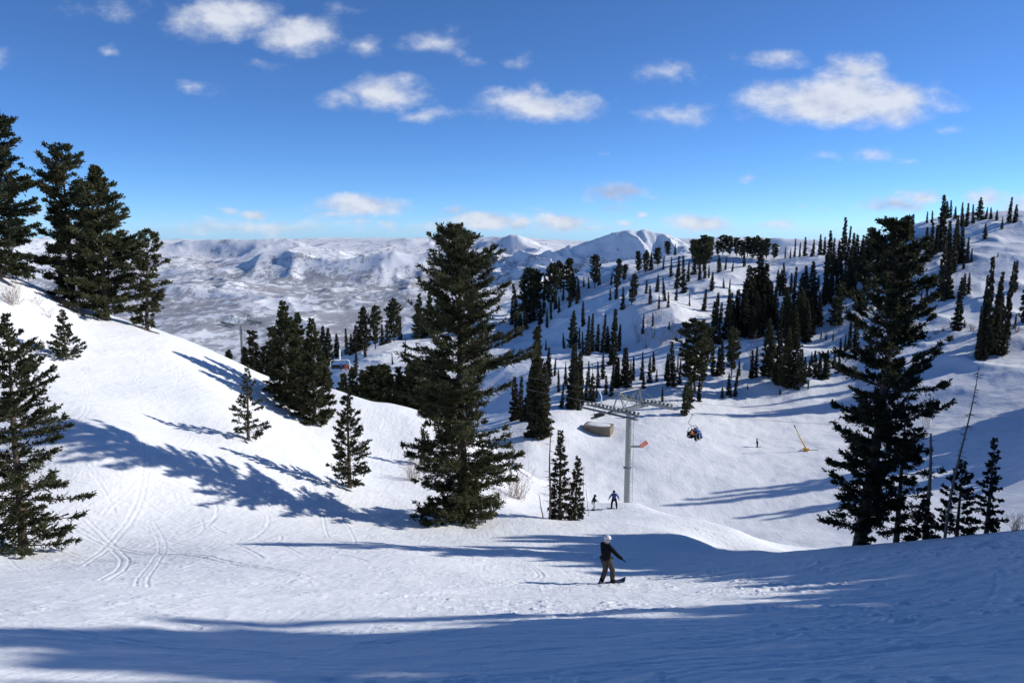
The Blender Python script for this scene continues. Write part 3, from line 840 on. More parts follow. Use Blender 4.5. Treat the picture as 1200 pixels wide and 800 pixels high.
near_tree("pine_tree", 1050, 638, 470, 44.5, [(0,14),(.1,30),(.3,34),(.5,40),(.7,38),(.85,26),(1,6)],
          "dark pine tucked behind the big backlit pine", 'pine', seed=74, nb=83, spray=21.0, tuft=(0.175, 0.036), ntuft=11, spray_len=0.5, gaps=.42, clump=.15, droop=(-0.25, 0.3))
near_tree("fir_sapling", 512, 615, 585, 51, [(0,26),(.3,30),(.6,20),(1,3)],
          "low spreading fir bush at the foot of the shaggy fir", 'fir', seed=75, nb=54, spray=13.5, tuft=(0.202, 0.036), ntuft=8, spray_len=0.45, droop=(0.0, 0.6))

def snag(name, px, base, top, Y, label, lean_px=0, r=0.09, seed=1, nb=24, bl=0.5, top_r=0.012, mat='deadwood', t0=0.1):
    p = at(px, base, Y); z = gz(p.x, p.y); h = at(px, top, Y).z - z
    rng = np.random.default_rng(seed); mpp = Y / F
    root = empty(name, (p.x, p.y, z))
    tm = MB(); ts = np.linspace(0, 1, 9)
    ax = lambda t: Vector((lean_px * mpp * t + 0.03 * h * math.sin(t * 4 + seed) * t * (1 - t) * 2, 0.02 * h * t * (1 - t), h * t - 0.4 * (t == 0)))
    tm.tube([ax(t) for t in ts], [r * (1 - t) + top_r for t in ts], 7)
    tm.build("trunk", M[mat], root, smooth=True)
    for k in range(nb):
        t = t0 + (0.99 - t0) * rng.uniform(0, 1); a = rng.uniform(0, 6.28); l = bl * (1.1 - t * 0.6) * rng.uniform(0.3, 1.1)
        b = ax(t); e = rng.uniform(-0.5, 0.35)
        dv = Vector((math.cos(a), math.sin(a), e)); dv.normalize()
        m_ = MB().tube([b, b + dv * l * .55 + Vector((0, 0, -0.02)), b + dv * l + Vector((0, 0, rng.uniform(-.15, .1) * l))], [r * .22 + .004, r * .13 + .003, .004], 4)
        m_.build("branch", M[mat], root)
    return tag(root, label, "dead tree")
snag("dead_tree", 644, 612, 487, 57, "grey dead snag with stubby twigs beside the slim spruce", lean_px=2, r=0.10, seed=2, nb=42, bl=0.75)
snag("dead_tree", 637, 607, 578, 56, "thin broken dead stick leaning from the snow", lean_px=-6, r=0.05, seed=3, nb=4, bl=0.3)
snag("dead_tree", 1107, 630, 428, 37, "long leaning dead trunk rising above the squat dark spruce", lean_px=24, r=0.07, seed=4, nb=46, bl=0.55, t0=0.45)
snag("dead_tree", 1086, 630, 508, 40, "upright dead trunk standing close to the big backlit pine", lean_px=-5, r=0.085, seed=5, nb=16, bl=0.6, top_r=.05)

# ------------------------------------------------------------------ far trees: a few grown kinds, then copies
def make_proto(kind, seed):
    rng = np.random.default_rng(seed)
    if kind == 'spruce':
        w = rng.uniform(1.05, 1.7)
        parts = grow_conifer(seed, 12, [(0, w * .7), (.05, w), (.28, w * rng.uniform(.7, .9)), (.5, w * rng.uniform(.5, .7)), (.75, w * rng.uniform(.25, .4)), (.92, w * .10), (1, .03)], nb=141, spray=10.5, sf=.15, tuft=(.42, .12), ntuft=5, spray_len=.5, droop=(-.4, .4), t0=.0, limbs=False, hang=.2, gaps=rng.uniform(.2, .4), bend=.012)
        mats = (M['bark'], M['spruce'])
    elif kind == 'fir':
        w = rng.uniform(2.1, 2.6)
        parts = grow_conifer(seed, 12, [(0, w * .8), (.06, w), (.25, w * .92), (.5, w * .72), (.75, w * .42), (.92, w * .17), (1, .08)], nb=141, spray=9.0, sf=.2, tuft=(.45, .13), ntuft=5, spray_len=.6, droop=(-.25, .5), t0=.02, limbs=False, gaps=.36, bend=.01)
        mats = (M['bark'], M['fir'])
    else:
        w = rng.uniform(2.3, 3.1); t_ = rng.uniform(.06, .2)
        parts = grow_conifer(seed, 12, [(0, .1), (t_ , .5), (t_ + .08, w * rng.uniform(.5, .9)), (.45, w * rng.uniform(.7, 1)), (.62, w * rng.uniform(.8, 1.05)), (.78, w * rng.uniform(.65, .95)), (.9, w * rng.uniform(.4, .65)), (1, w * .12)], nb=130, spray=9, sf=.28, tuft=(.42, .12), ntuft=6, spray_len=.75, droop=(-.1, .5), t0=t_, gaps=.45, clump=.2, bend=.02)
        mats = (M['bark'], M['pine'])
    return parts, mats
PROTO = {}
for kind, n_ in (('spruce', 10), ('fir', 6), ('pine', 7)):
    for s_ in range(n_):
        (tm, v, q), mats = make_proto(kind, 100 + s_ * 7 + len(kind))
        # two-part version
        r_ = empty(kind + "_tree", (0, 0, 0))
        tk = tm.build("trunk", mats[0], r_, smooth=True)
        cr = link_mesh("crown", v, q, mats[1], r_)
        # one-mesh version for trees only a few pixels tall
        vv_ = np.concatenate([np.array([tuple(p) for p in tm.v]), v]); ff_ = [tuple(f) for f in tm.f] + [tuple(x + len(tm.v) for x in f) for f in q.tolist()]
        sm = link_mesh(kind + "_tree", vv_, ff_, [mats[0], mats[1]], midx=[0] * len(tm.f) + [1] * len(q))
        PROTO[(kind, s_)] = [r_, tk, cr, sm]
NPROTO = {'spruce': 10, 'fir': 6, 'pine': 7}
_far_rng = random.Random(11)
FAR_COUNT = 0
def far_tree(kind, loc, h, wscale, big):
    global FAR_COUNT
    FAR_COUNT += 1
    r_, tk, cr, sm = PROTO[(kind, _far_rng.randrange(NPROTO[kind]))]
    s = h / 12.0
    if big:
        o = r_.copy(); COL.objects.link(o)
        for ch in (tk, cr):
            c = ch.copy(); COL.objects.link(c); c.parent = o
    else:
        o = sm.copy(); COL.objects.link(o)
    o.location = loc; o.scale = (s * wscale, s * wscale, s)
    o.rotation_euler = (_far_rng.gauss(0, .035), _far_rng.gauss(0, .035), _far_rng.uniform(0, 6.28))
    return o
# clusters of trees: (phrase where they stand, group, default distance or None, [(px, base, top, kind letter, width factor)])
# kinds: s spruce, f fir, p pine with rounded top
ORD = ["first", "second", "third", "fourth", "fifth", "sixth", "seventh", "eighth", "ninth", "tenth", "eleventh", "twelfth", "thirteenth", "fourteenth", "fifteenth", "sixteenth", "seventeenth", "eighteenth", "nineteenth", "twentieth"]
KN = {'s': 'spruce', 'f': 'fir', 'p': 'pine'}
CL = [
 ("along the ridge line below the white peak", "pines on the ridge line", (300, 480), [
   (771,312,291,'p',1.4),(783,294,283,'p',1.4),(791,299,286,'s',1),(811,300,281,'p',1.4),(824,318,277,'p',1.4),(834,296,278,'p',1.4),(847,299,276,'p',1.4),(855,299,277,'p',1.4),(863,300,279,'p',1.4),(876,301,278,'p',1.4),(888,302,277,'p',1.4),(898,303,280,'p',1.4),(907,304,286,'p',1.4),(818,316,282,'p',1.2),(829,306,280,'p',1.3),(841,300,283,'p',1.3),(869,302,282,'p',1.2),(882,303,279,'p',1.3),(893,304,282,'p',1.2),(826,326,292,'s',1.2),(872,312,290,'s',1.1)]),
 ("in the row above the blue hillside", "pines above the blue hillside", (290, 480), [
   (606,374,330,'s',1.2),(615,377,316,'p',1),(630,372,318,'p',.9),(637,368,320,'s',1),(646,366,311,'p',.8),(657,342,307,'p',1.2),(668,346,304,'p',1.2),(670,353,321,'f',1.1),(678,352,324,'s',1.1),(697,337,300,'p',1),(702,334,316,'s',1),(723,340,304,'p',.9),(731,330,310,'p',1)]),
 ("below the upper row on the hillside", "spruces under the upper row", (280, 470), [
   (600,380,346,'s',1),(610,382,352,'s',1.2),(621,378,340,'s',1),(626,376,345,'s',1),(641,384,362,'s',1),(651,362,340,'s',1),(660,352,331,'s',1),(684,336,324,'s',1),(690,338,325,'s',1),(707,372,335,'s',1),(716,334,318,'s',1),(605,388,362,'s',1.1),(616,386,360,'s',1.1),(633,380,356,'s',1.1),(646,374,352,'s',1),(655,366,348,'s',1),(668,360,340,'s',1),(676,356,338,'s',1)]),
 ("on the shoulder below the ridge pines", "spruces on the ridge shoulder", (280, 420), [
   (748,320,295,'p',.9),(756,320,294,'p',.9),(763,316,296,'s',1),(770,342,322,'s',1),(777,316,300,'s',1),(786,324,302,'s',1),(793,338,301,'s',1.1),(801,342,300,'s',1.1),(806,330,306,'s',1),(813,322,298,'s',1),(820,328,304,'s',1),(834,340,319,'s',1.1),(843,319,299,'f',.9),(850,316,300,'s',1),(858,318,306,'s',1)]),
 ("scattered over the lit middle of the hillside", "scattered hillside spruces", (240, 380), [
   (740,356,322,'p',.9),(730,362,337,'s',1.2),(753,391,369,'s',1.2),(762,356,334,'s',1),(779,352,325,'s',1.1),(783,360,342,'s',1),(792,352,334,'s',1),(808,358,343,'s',1),(765,382,366,'s',1),(825,364,339,'s',1.3),(848,337,326,'s',1),(855,338,326,'s',1),(784,386,376,'s',1),(789,389,378,'s',1),(715,352,338,'s',1.1),(722,350,330,'s',1),(745,346,330,'s',1),(757,344,328,'s',1.1),(772,362,346,'s',1.2)]),
 ("in the black clump on the hillside", "spruces in the black clump", (225, 340), [
   (838,381,347,'s',1.1),(844,378,355,'s',1),(851,386,351,'s',1.1),(859,382,349,'s',1),(863,384,338,'s',1.1),(869,382,322,'s',1.1),(875,382,312,'s',1.1),(880,380,306,'s',1.1),(884,372,318,'s',1),(890,374,304,'s',1.2),(896,374,306,'s',1.2),(902,376,326,'s',1.1),(908,374,330,'s',1.1),(886,390,340,'s',1.2),(872,394,344,'s',1.2),(880,396,352,'s',1.2)]),
 ("beside the black clump toward the skyline", "spruces uphill of the black clump", (225, 340), [
   (916,340,312,'s',1.1),(912,336,316,'s',1),(919,346,310,'s',1),(927,344,316,'s',1.2),(937,346,320,'s',1.1),(943,350,312,'s',1.2),(951,352,308,'s',1.2),(958,340,322,'s',1),(951,364,330,'s',1.1)]),
 ("sparse on the skyline beyond the blue bowl", "skyline spruces beyond the blue bowl", (260, 360), [
   (920,303,289,'s',1),(926,303,291,'s',1),(931,301,280,'s',1),(937,301,284,'s',1),(943,300,278,'s',1.1),(952,300,281,'s',1),(961,299,275,'s',1.1),(966,299,278,'s',1)]),
 ("on the skyline behind the backlit pine", "skyline spruces behind the backlit pine", (240, 350), [
   (971,320,274,'s',1.1),(976,316,284,'s',1),(981,322,280,'s',1.1),(988,304,262,'s',1.1),(992,310,270,'s',1),(999,316,277,'s',1.1),(1003,322,280,'s',1),(1009,316,275,'s',1.1),(1014,320,266,'s',1.2),(1020,318,262,'s',1.2),(1027,320,270,'s',1.1),(1046,290,250,'s',1.1),(1057,286,257,'s',1.1),(1062,284,256,'s',1),(1067,281,247,'s',1.2),(1052,300,270,'s',1)]),
 ("below the skyline in the shaded bowl", "spruces in the shaded bowl", (220, 320), [
   (968,332,300,'s',1.1),(974,345,318,'s',1.2),(972,352,326,'s',1.2),(985,340,300,'s',1.1),(992,346,296,'s',1.2),(996,340,312,'s',1.1),(1055,312,282,'s',1),(1070,315,279,'s',1.3),(1086,352,325,'s',.9)]),
 ("in the long file climbing the upper slope", "spruces filing up the upper slope", (200, 330), [
   (1085,305,266,'s',1.1),(1091,302,262,'s',1.1),(1095,298,264,'s',1),(1102,294,236,'s',1),(1106,352,284,'s',1.2),(1111,350,296,'s',1.2),(1103,345,310,'s',1.1),(1112,320,256,'s',1.2),(1116,318,268,'s',1.1),(1120,293,257,'s',1),(1127,308,264,'s',1.1),(1133,308,277,'s',1.1),(1138,307,291,'s',1),(1123,306,280,'s',1),(1129,315,300,'s',1.2)]),
 ("along the sunny summit skyline", "summit skyline spruces", (240, 350), [
   (1086,261,248,'s',1.2),(1092,261,247,'s',1.2),(1109,256,236,'s',1.3),(1114,255,235,'s',1.3),(1119,256,242,'s',1.1),(1127,265,236,'s',1.2),(1133,265,235,'s',1.3),(1140,262,240,'s',1.2),(1147,258,232,'f',1.1),(1155,257,243,'s',1.2),(1161,257,243,'s',1.1),(1168,258,246,'s',1.3),(1182,261,229,'s',1.2),(1189,261,240,'s',1.2)]),
 ("loosely placed on the sunny upper piste", "loose spruces on the upper piste", (180, 310), [
   (1154,280,262,'s',1),(1174,268,254,'s',1),(1121,387,322,'s',1.1),(1129,346,321,'s',1.1),(1135,344,320,'s',1.1),(1189,340,303,'s',1.1),(1169,301,295,'s',1.4),(1189,384,367,'s',1),(1130,384,374,'s',1)]),
 ("in the black stand by the run", "tall black spruces by the run", (165, 215), [
   (1150,419,325,'s',.62),(1154,420,311,'s',.55),(1161,415,317,'s',.62),(1165,410,342,'s',.7),(1172,398,334,'s',.7),(1178,392,316,'s',.62),(1175,416,376,'s',1.1),(1200,378,313,'s',.8),(1146,416,352,'s',.6)]),
 ("on the shelf under the blue hillside", "spruces on the snowy shelf", (180, 290), [
   (671,407,365,'f',.9),(661,408,390,'s',1),(679,409,384,'s',1.1),(683,382,352,'s',1.1),(688,416,362,'s',1.1),(693,412,370,'s',1.1),(700,412,376,'s',1.1),(706,413,374,'s',1.2),(712,413,378,'s',1.2),(718,427,368,'s',1.2),(725,411,384,'s',1.2),(706,444,417,'s',1.1),(723,454,417,'s',1.1),(640,410,398,'s',1)]),
 ("on the flat between hut and shelf", "spruces uphill of the hut", (165, 215), [
   (643,442,408,'s',1.2),(650,440,420,'s',1),(663,436,423,'s',1),(669,476,414,'s',1.2),(673,479,410,'s',1.2),(678,470,417,'s',1.2),(686,470,436,'s',1.1),(693,470,438,'f',.9),(699,466,444,'s',1),(710,462,440,'s',1.2),(716,464,436,'s',1),(731,452,410,'s',1.1),(736,454,405,'s',1.2),(742,446,414,'s',1),(754,455,436,'s',1),(658,478,450,'s',1.1)]),
 ("in the dark stand beside the shaggy fir", "spruces beside the shaggy fir", (128, 170), [
   (610,490,437,'s',1.1),(616,493,432,'s',1.2),(623,492,436,'s',1.2),(628,470,400,'s',1.1),(633,468,397,'s',1),(630,490,446,'s',1.1),(604,492,448,'s',1.2),(637,470,420,'s',1)]),
 ("in the loose stand behind the lift tower", "trees behind the lift tower", (158, 205), [
   (790,453,407,'s',1.2),(783,452,414,'s',1.1),(796,450,418,'s',1.1),(802,486,448,'f',.8),(808,478,440,'f',.8),(814,460,378,'p',1.15),(819,470,444,'s',1.1),(822,456,384,'p',.7),(836,440,398,'s',1),(846,438,402,'s',1),(857,444,386,'p',.75),(861,464,432,'s',1.1),(866,440,420,'s',1),(880,443,407,'s',1.1),(885,442,403,'s',1.2),(893,440,420,'s',1)]),
 ("in the olive stand above the run", "tall olive stand trees", (165, 230), [
   (900,440,376,'f',.8),(906,442,388,'f',.9),(912,447,392,'s',1.2),(918,452,386,'f',.8),(924,452,396,'s',1.2),(930,453,398,'s',1.2),(937,450,406,'s',1.2),(943,448,414,'s',1.2),(948,442,422,'s',1.1),(954,442,411,'f',.8),(960,444,414,'s',1.2),(968,444,411,'f',.8)]),
 ("in the olive thicket over the olive stand", "olive thicket trees", (185, 270), [
   (919,394,338,'f',.8),(926,392,339,'f',.8),(933,392,346,'f',.8),(939,394,341,'f',.8),(945,400,350,'s',1.2),(952,392,345,'s',1.2),(913,398,350,'s',1.2),(924,408,362,'s',1.2),(932,408,360,'f',.8),(945,398,362,'s',1.1),(961,382,346,'s',1.2),(979,381,334,'f',1),(995,409,366,'s',1.1),(1003,410,366,'s',1.1)]),
 ("dotted on snow beside the backlit pine", "tiny spruces dotted on the snow", (165, 240), [
   (962,397,388,'s',1.2),(968,398,391,'f',1),(976,399,388,'s',1),(846,466,452,'f',.9),(856,465,453,'f',.9),(914,462,455,'f',1.1),(876,456,450,'f',1),(951,426,412,'s',1),(985,414,396,'s',1),(978,430,412,'s',1),(984,436,414,'s',1.2),(776,470,452,'s',1)]),
 ("on the shoulder beyond the red rider's chair", "pines on the far shoulder", (240, 420), [
   (407,415,384,'s',1.1),(416,413,380,'s',1.2),(423,410,376,'s',1.2),(430,411,361,'p',.8),(440,409,360,'p',.85),(448,404,380,'s',1.1),(455,402,376,'f',.9),(462,400,352,'p',1.1),(469,398,374,'s',1.1),(490,396,346,'f',.9),(497,394,364,'s',1.2),(505,392,343,'f',.9),(515,390,346,'f',.9),(524,388,352,'p',.9),(395,418,392,'s',1.2),(385,420,386,'f',1),(378,420,384,'f',.9)]),
 ("alone on the slope past the chair", "lone trees past the red chair", (220, 330), [
   (417,441,413,'f',.75),(428,418,398,'s',.8),(475,413,395,'s',.7),(460,427,414,'s',.9)]),
 ("in the dark grove behind the sunny crest", "dark grove behind the sunny crest", (116, 165), [
   (432,482,442,'f',1.30),(440,486,434,'p',1.30),(448,488,432,'p',1.30),(456,490,430,'f',1.30),(464,492,426,'s',1.56),(472,494,416,'s',1.56),(480,496,428,'f',1.30),(488,498,424,'f',1.30),(496,500,428,'p',1.30),(504,500,422,'s',1.56),(512,502,428,'f',1.30),(403,480,440,'f',1.17),(419,478,442,'s',1.43),(520,504,432,'f',1.30)]),
 ("peeping over the crest by the touching spruces", "tips over the crest", (110, 180), [
   (291,436,410,'f',.9),(297,440,405,'s',1.3),(303,446,412,'s',1.1),(313,446,406,'s',1.2),(318,450,398,'s',1.2),(381,462,420,'f',.9),(388,466,436,'f',.9),(265,420,414,'f',1)]),
 ("in the dark band across the middle slope", "spruces in the middle band", (195, 330), [(836, 402, 348, 's', 1.13), (843, 403, 369, 's', 0.96), (851, 397, 341, 's', 0.84), (855, 389, 342, 's', 1.0), (858, 388, 347, 's', 1.12), (869, 384, 331, 's', 0.85), (875, 383, 349, 's', 1.1), (879, 384, 326, 's', 1.11), (886, 396, 349, 's', 1.04), (892, 394, 343, 's', 1.14), (903, 380, 338, 's', 0.86), (904, 376, 334, 's', 1.01), (910, 386, 343, 's', 0.91), (922, 380, 338, 's', 0.97), (928, 371, 314, 's', 0.81), (934, 384, 349, 's', 1.08), (938, 378, 344, 's', 0.82), (944, 384, 345, 's', 1.06), (955, 381, 339, 's', 0.92), (959, 378, 341, 's', 1.06)]),
 ("in the dark band climbing toward the skyline", "spruces in the climbing band", (210, 340), [(966, 357, 326, 's', 1.13), (968, 347, 305, 's', 1.12), (974, 355, 314, 's', 0.91), (980, 340, 308, 's', 0.85), (987, 352, 319, 's', 0.82), (994, 341, 303, 's', 0.88), (997, 345, 306, 's', 0.95), (1000, 346, 316, 's', 0.97), (1009, 329, 284, 's', 1.13), (1013, 339, 307, 's', 0.95), (1016, 339, 303, 's', 0.96), (1026, 336, 286, 's', 0.96), (1029, 333, 293, 's', 0.9), (1033, 320, 283, 's', 1.15), (1042, 326, 286, 's', 0.92), (1042, 319, 274, 's', 1.1), (1049, 326, 281, 's', 1.04), (1056, 323, 286, 's', 1.05)]),
 ("in the strip above the lift tower's arms", "spruces above the tower arms", (165, 260), [(643, 452, 420, 's', 1.04), (655, 459, 430, 's', 1.0), (663, 451, 430, 's', 1.04), (680, 455, 426, 's', 1.08), (690, 451, 420, 's', 1.09), (701, 454, 420, 's', 1.04), (720, 454, 428, 's', 0.99), (722, 452, 417, 's', 0.97), (739, 449, 418, 's', 0.86), (752, 445, 416, 's', 0.95), (761, 448, 419, 's', 1.05), (766, 436, 412, 's', 1.03), (780, 445, 416, 's', 0.81), (794, 436, 418, 's', 0.85)]),
]
comp = random.Random(21)
for phrase, group, (d0_, d1_), trees in CL:
    per = {}
    trees = sorted(trees)
    for px, base, top, k, wf in trees:
        per[k] = per.get(k, 0) + 1
    seen = {}
    for px, base, top, k, wf in trees:
        hit = cast(px, base, d0_, d1_)
        if hit is None or hit.y < d0_ * 1.004:
            Y = (d0_ + d1_) / 2 * 0.97
            p = at(px, base, Y); hit = Vector((p.x, Y, gz(p.x, Y)))
            h = at(px, top, Y).z - hit.z
        else:
            h = at(px, top, hit.y).z - hit.z
        kind = KN[k]
        hpx = base - top
        h = min(max(h, 1.2), 26)
        # width: keep the photo's slenderness
        ws = wf * (0.92 if k != 's' else 0.84 if 'band' not in phrase and 'clump' not in phrase else 1.02)
        if k == 's':
            if hpx > 26: h *= _far_rng.uniform(.82, 1.14)
            ws *= _far_rng.uniform(.8, 1.3) if hpx > 26 else _far_rng.uniform(1.0, 1.5)
        o = far_tree(kind, (hit.x, hit.y, hit.z - 0.15), h * 1.03, ws, hpx >= 34)
        seen[k] = seen.get(k, 0) + 1
        look = ("tall" if hpx > 48 else "small" if hpx < 20 else "middling")
        o["label"] = f"{look} {kind}, {ORD[seen[k]-1]} {kind} from downhill end {phrase}"
        o["category"] = "tree"; o["group"] = group
        if k == 's' and hpx >= 27 and comp.random() < .27:
            sd = comp.choice([-1, 1]) * comp.uniform(.8, 1.9); x2 = hit.x + sd; y2 = hit.y + comp.uniform(-1.5, 1.5)
            o2 = far_tree('spruce', (x2, y2, gz(x2, y2) - .15), h * comp.uniform(.45, .85), ws * 1.05, False)
            o2["label"] = f"shorter spruce touching {ORD[seen[k]-1]} spruce from downhill end {phrase}"
            o2["category"] = "tree"; o2["group"] = group

# shade-casting trees that stand outside the photo, uphill of the knoll and the run
def shade_tree(x, y, h, kind, w, lab):
    z = gz(x, y)
    o = far_tree(kind, (x, y, z - 0.2), h, w, False)
    tag(o, lab, "tree", "trees standing beyond the frame")
sh = random.Random(3)
TANE = math.tan(SUN_EL)
def grove(c, x, x_end, kind, lab, extra=1.0):
    """A tree at x whose shadow, falling along the sun's line c, reaches x_end."""
    y = c + 0.2126 * x
    if x < 0.7 * y + 8: x = (0.7 * c + 9) / (1 - .7 * .2126); y = c + 0.2126 * x
    ye = c + 0.2126 * x_end
    top = gz(x_end, ye) + TANE * (x - x_end) / 0.978
    hh = min(max(top - gz(x, y), 5), 26) * extra
    shade_tree(x, y, hh, kind, min(1.2, 13.0 / hh), lab)
LAB_G = "fir or pine of the dense grove uphill of the shaded knoll"
for c in np.arange(-1, 8.2, 1.2):
    for row in range(2): grove(c + sh.uniform(-.4, .4), 24 + row * 8 + sh.uniform(-2, 2), -9 + sh.uniform(-3, 3), sh.choice(['fir', 'pine']), LAB_G)
for c, x, xe in ((9.6, 30, -5.8), (10.4, 34, -5.2), (11.1, 36, -5.6), (11.5, 40, -7.0), (11.9, 44, -11.5), (12.5, 38, -10.5), (13.0, 47, -9.5), (12.2, 42, -5.5), (13.2, 52, -4)):
    grove(c, x, xe, 'fir', LAB_G)
for c, x, xe in ((16.2, 50, -6.5),):
    grove(c, x, xe, 'spruce', "slim spruce in the gap of the grove uphill of the knoll")
for k, c in enumerate(np.arange(14.6, 34.2, 1.0)):
    xe = np.interp(c, [13, 15, 17, 20, 22.5, 25, 28, 30, 32, 34], [6.0, 6.5, 6.8, 7.0, 7.6, 8.0, 7.8, 6.0, 4.0, 3.0])
    for row in range(2):
        grove(c + sh.uniform(-.3, .3), 40 + row * 6 + sh.uniform(-1, 1), xe + sh.uniform(-1.2, 2.6), 'fir', "lower fir at the thin end of the grove uphill of the knoll", 1.0)
for c in np.arange(34.6, 48.5, 0.95):      # these shade the dip and the foot of the big backlit pine
    grove(c + sh.uniform(-.4, .4), 46 + sh.uniform(-4, 4), np.interp(c, [34, 36, 40, 44, 48], [3, 1, -1.5, 0, 5]) + sh.uniform(-3, 4), sh.choice(['fir', 'pine']), "tall fir or pine beyond the frame beside the backlit pine")
for c, xe, k in ((109.5, 24, 1), (110.6, 21, 1), (111.6, 26, 1), (112.6, 34, 1), (100.2, 36, 1), (101.3, 33, 1), (102.4, 40, 1)):
    grove(c, 92 + sh.uniform(-2, 4), xe, 'spruce', "tall spruce of the stand beyond the run, outside the photo", 1.0)
for c in np.arange(94, 127, 1.5):
    grove(c + sh.uniform(-.4, .4), 98 + sh.uniform(-3, 8), 68 + sh.uniform(-7, 5), 'fir', "broad fir of the stand beyond the run, outside the photo", 1.0)
for key, (r_, tk, cr, sm) in PROTO.items():
    for o in (tk, cr, r_, sm): bpy.data.objects.remove(o)
# ------------------------------------------------------------------ people
def skin_mesh(name, J, edges, radii, mat, parent, root, sub=2):
    keys = list(dict.fromkeys([k for e in edges for k in e]))
    me = bpy.data.meshes.new("tmp"); me.from_pydata([J[k] for k in keys], [(keys.index(a), keys.index(b)) for a, b in edges], [])
    o = bpy.data.objects.new("tmp", me); COL.objects.link(o)
    md = o.modifiers.new("skin", 'SKIN')
    sd = o.modifiers.new("sub", 'SUBSURF'); sd.levels = sub; sd.render_levels = sub
    for i, k in enumerate(keys):
        r = radii[k]; r = (r, r) if isinstance(r, (int, float)) else r
        me.skin_vertices[0].data[i].radius = r
        me.skin_vertices[0].data[i].use_root = (k == root)
    dg = bpy.context.evaluated_depsgraph_get(); dg.update()
    m2 = bpy.data.meshes.new_from_object(o.evaluated_get(dg))
    bpy.data.objects.remove(o)
    m2.name = name; m2.materials.clear(); m2.materials.append(mat)
    m2.polygons.foreach_set("use_smooth", np.ones(len(m2.polygons), dtype=bool))
    o = bpy.data.objects.new(name, m2); COL.objects.link(o); o.parent = parent
    return o

def glove(p, d, up, parent, mat):
    """Palm, four unequal bent fingers and a thumb leaving the side of the palm."""
    d = Vector(d).normalized(); up = Vector(up); s = d.cross(up).normalized(); up = s.cross(d)
    p = Vector(p); mb = MB()
    q = Matrix((d, s, up)).transposed()
    mb.ball(p + d * .05, (.058, .047, .024), 10, 6, q)
    for k, l in enumerate((.070, .082, .077, .060)):
        b = p + d * .088 + s * (-.034 + .0225 * k)
        m1 = b + d * l * .5 - up * .008; e = b + d * l * .85 - up * .034
        mb.tube([b - d * .02, m1, e], [.0125, .0115, .008], 6)
    b = p + d * .03 - s * .042
    mb.tube([b, b + d * .03 - s * .026 - up * .006, b + d * .062 - s * .030 - up * .014], [.014, .0125, .009], 6)
    return mb.build("glove", mat, parent, smooth=True)

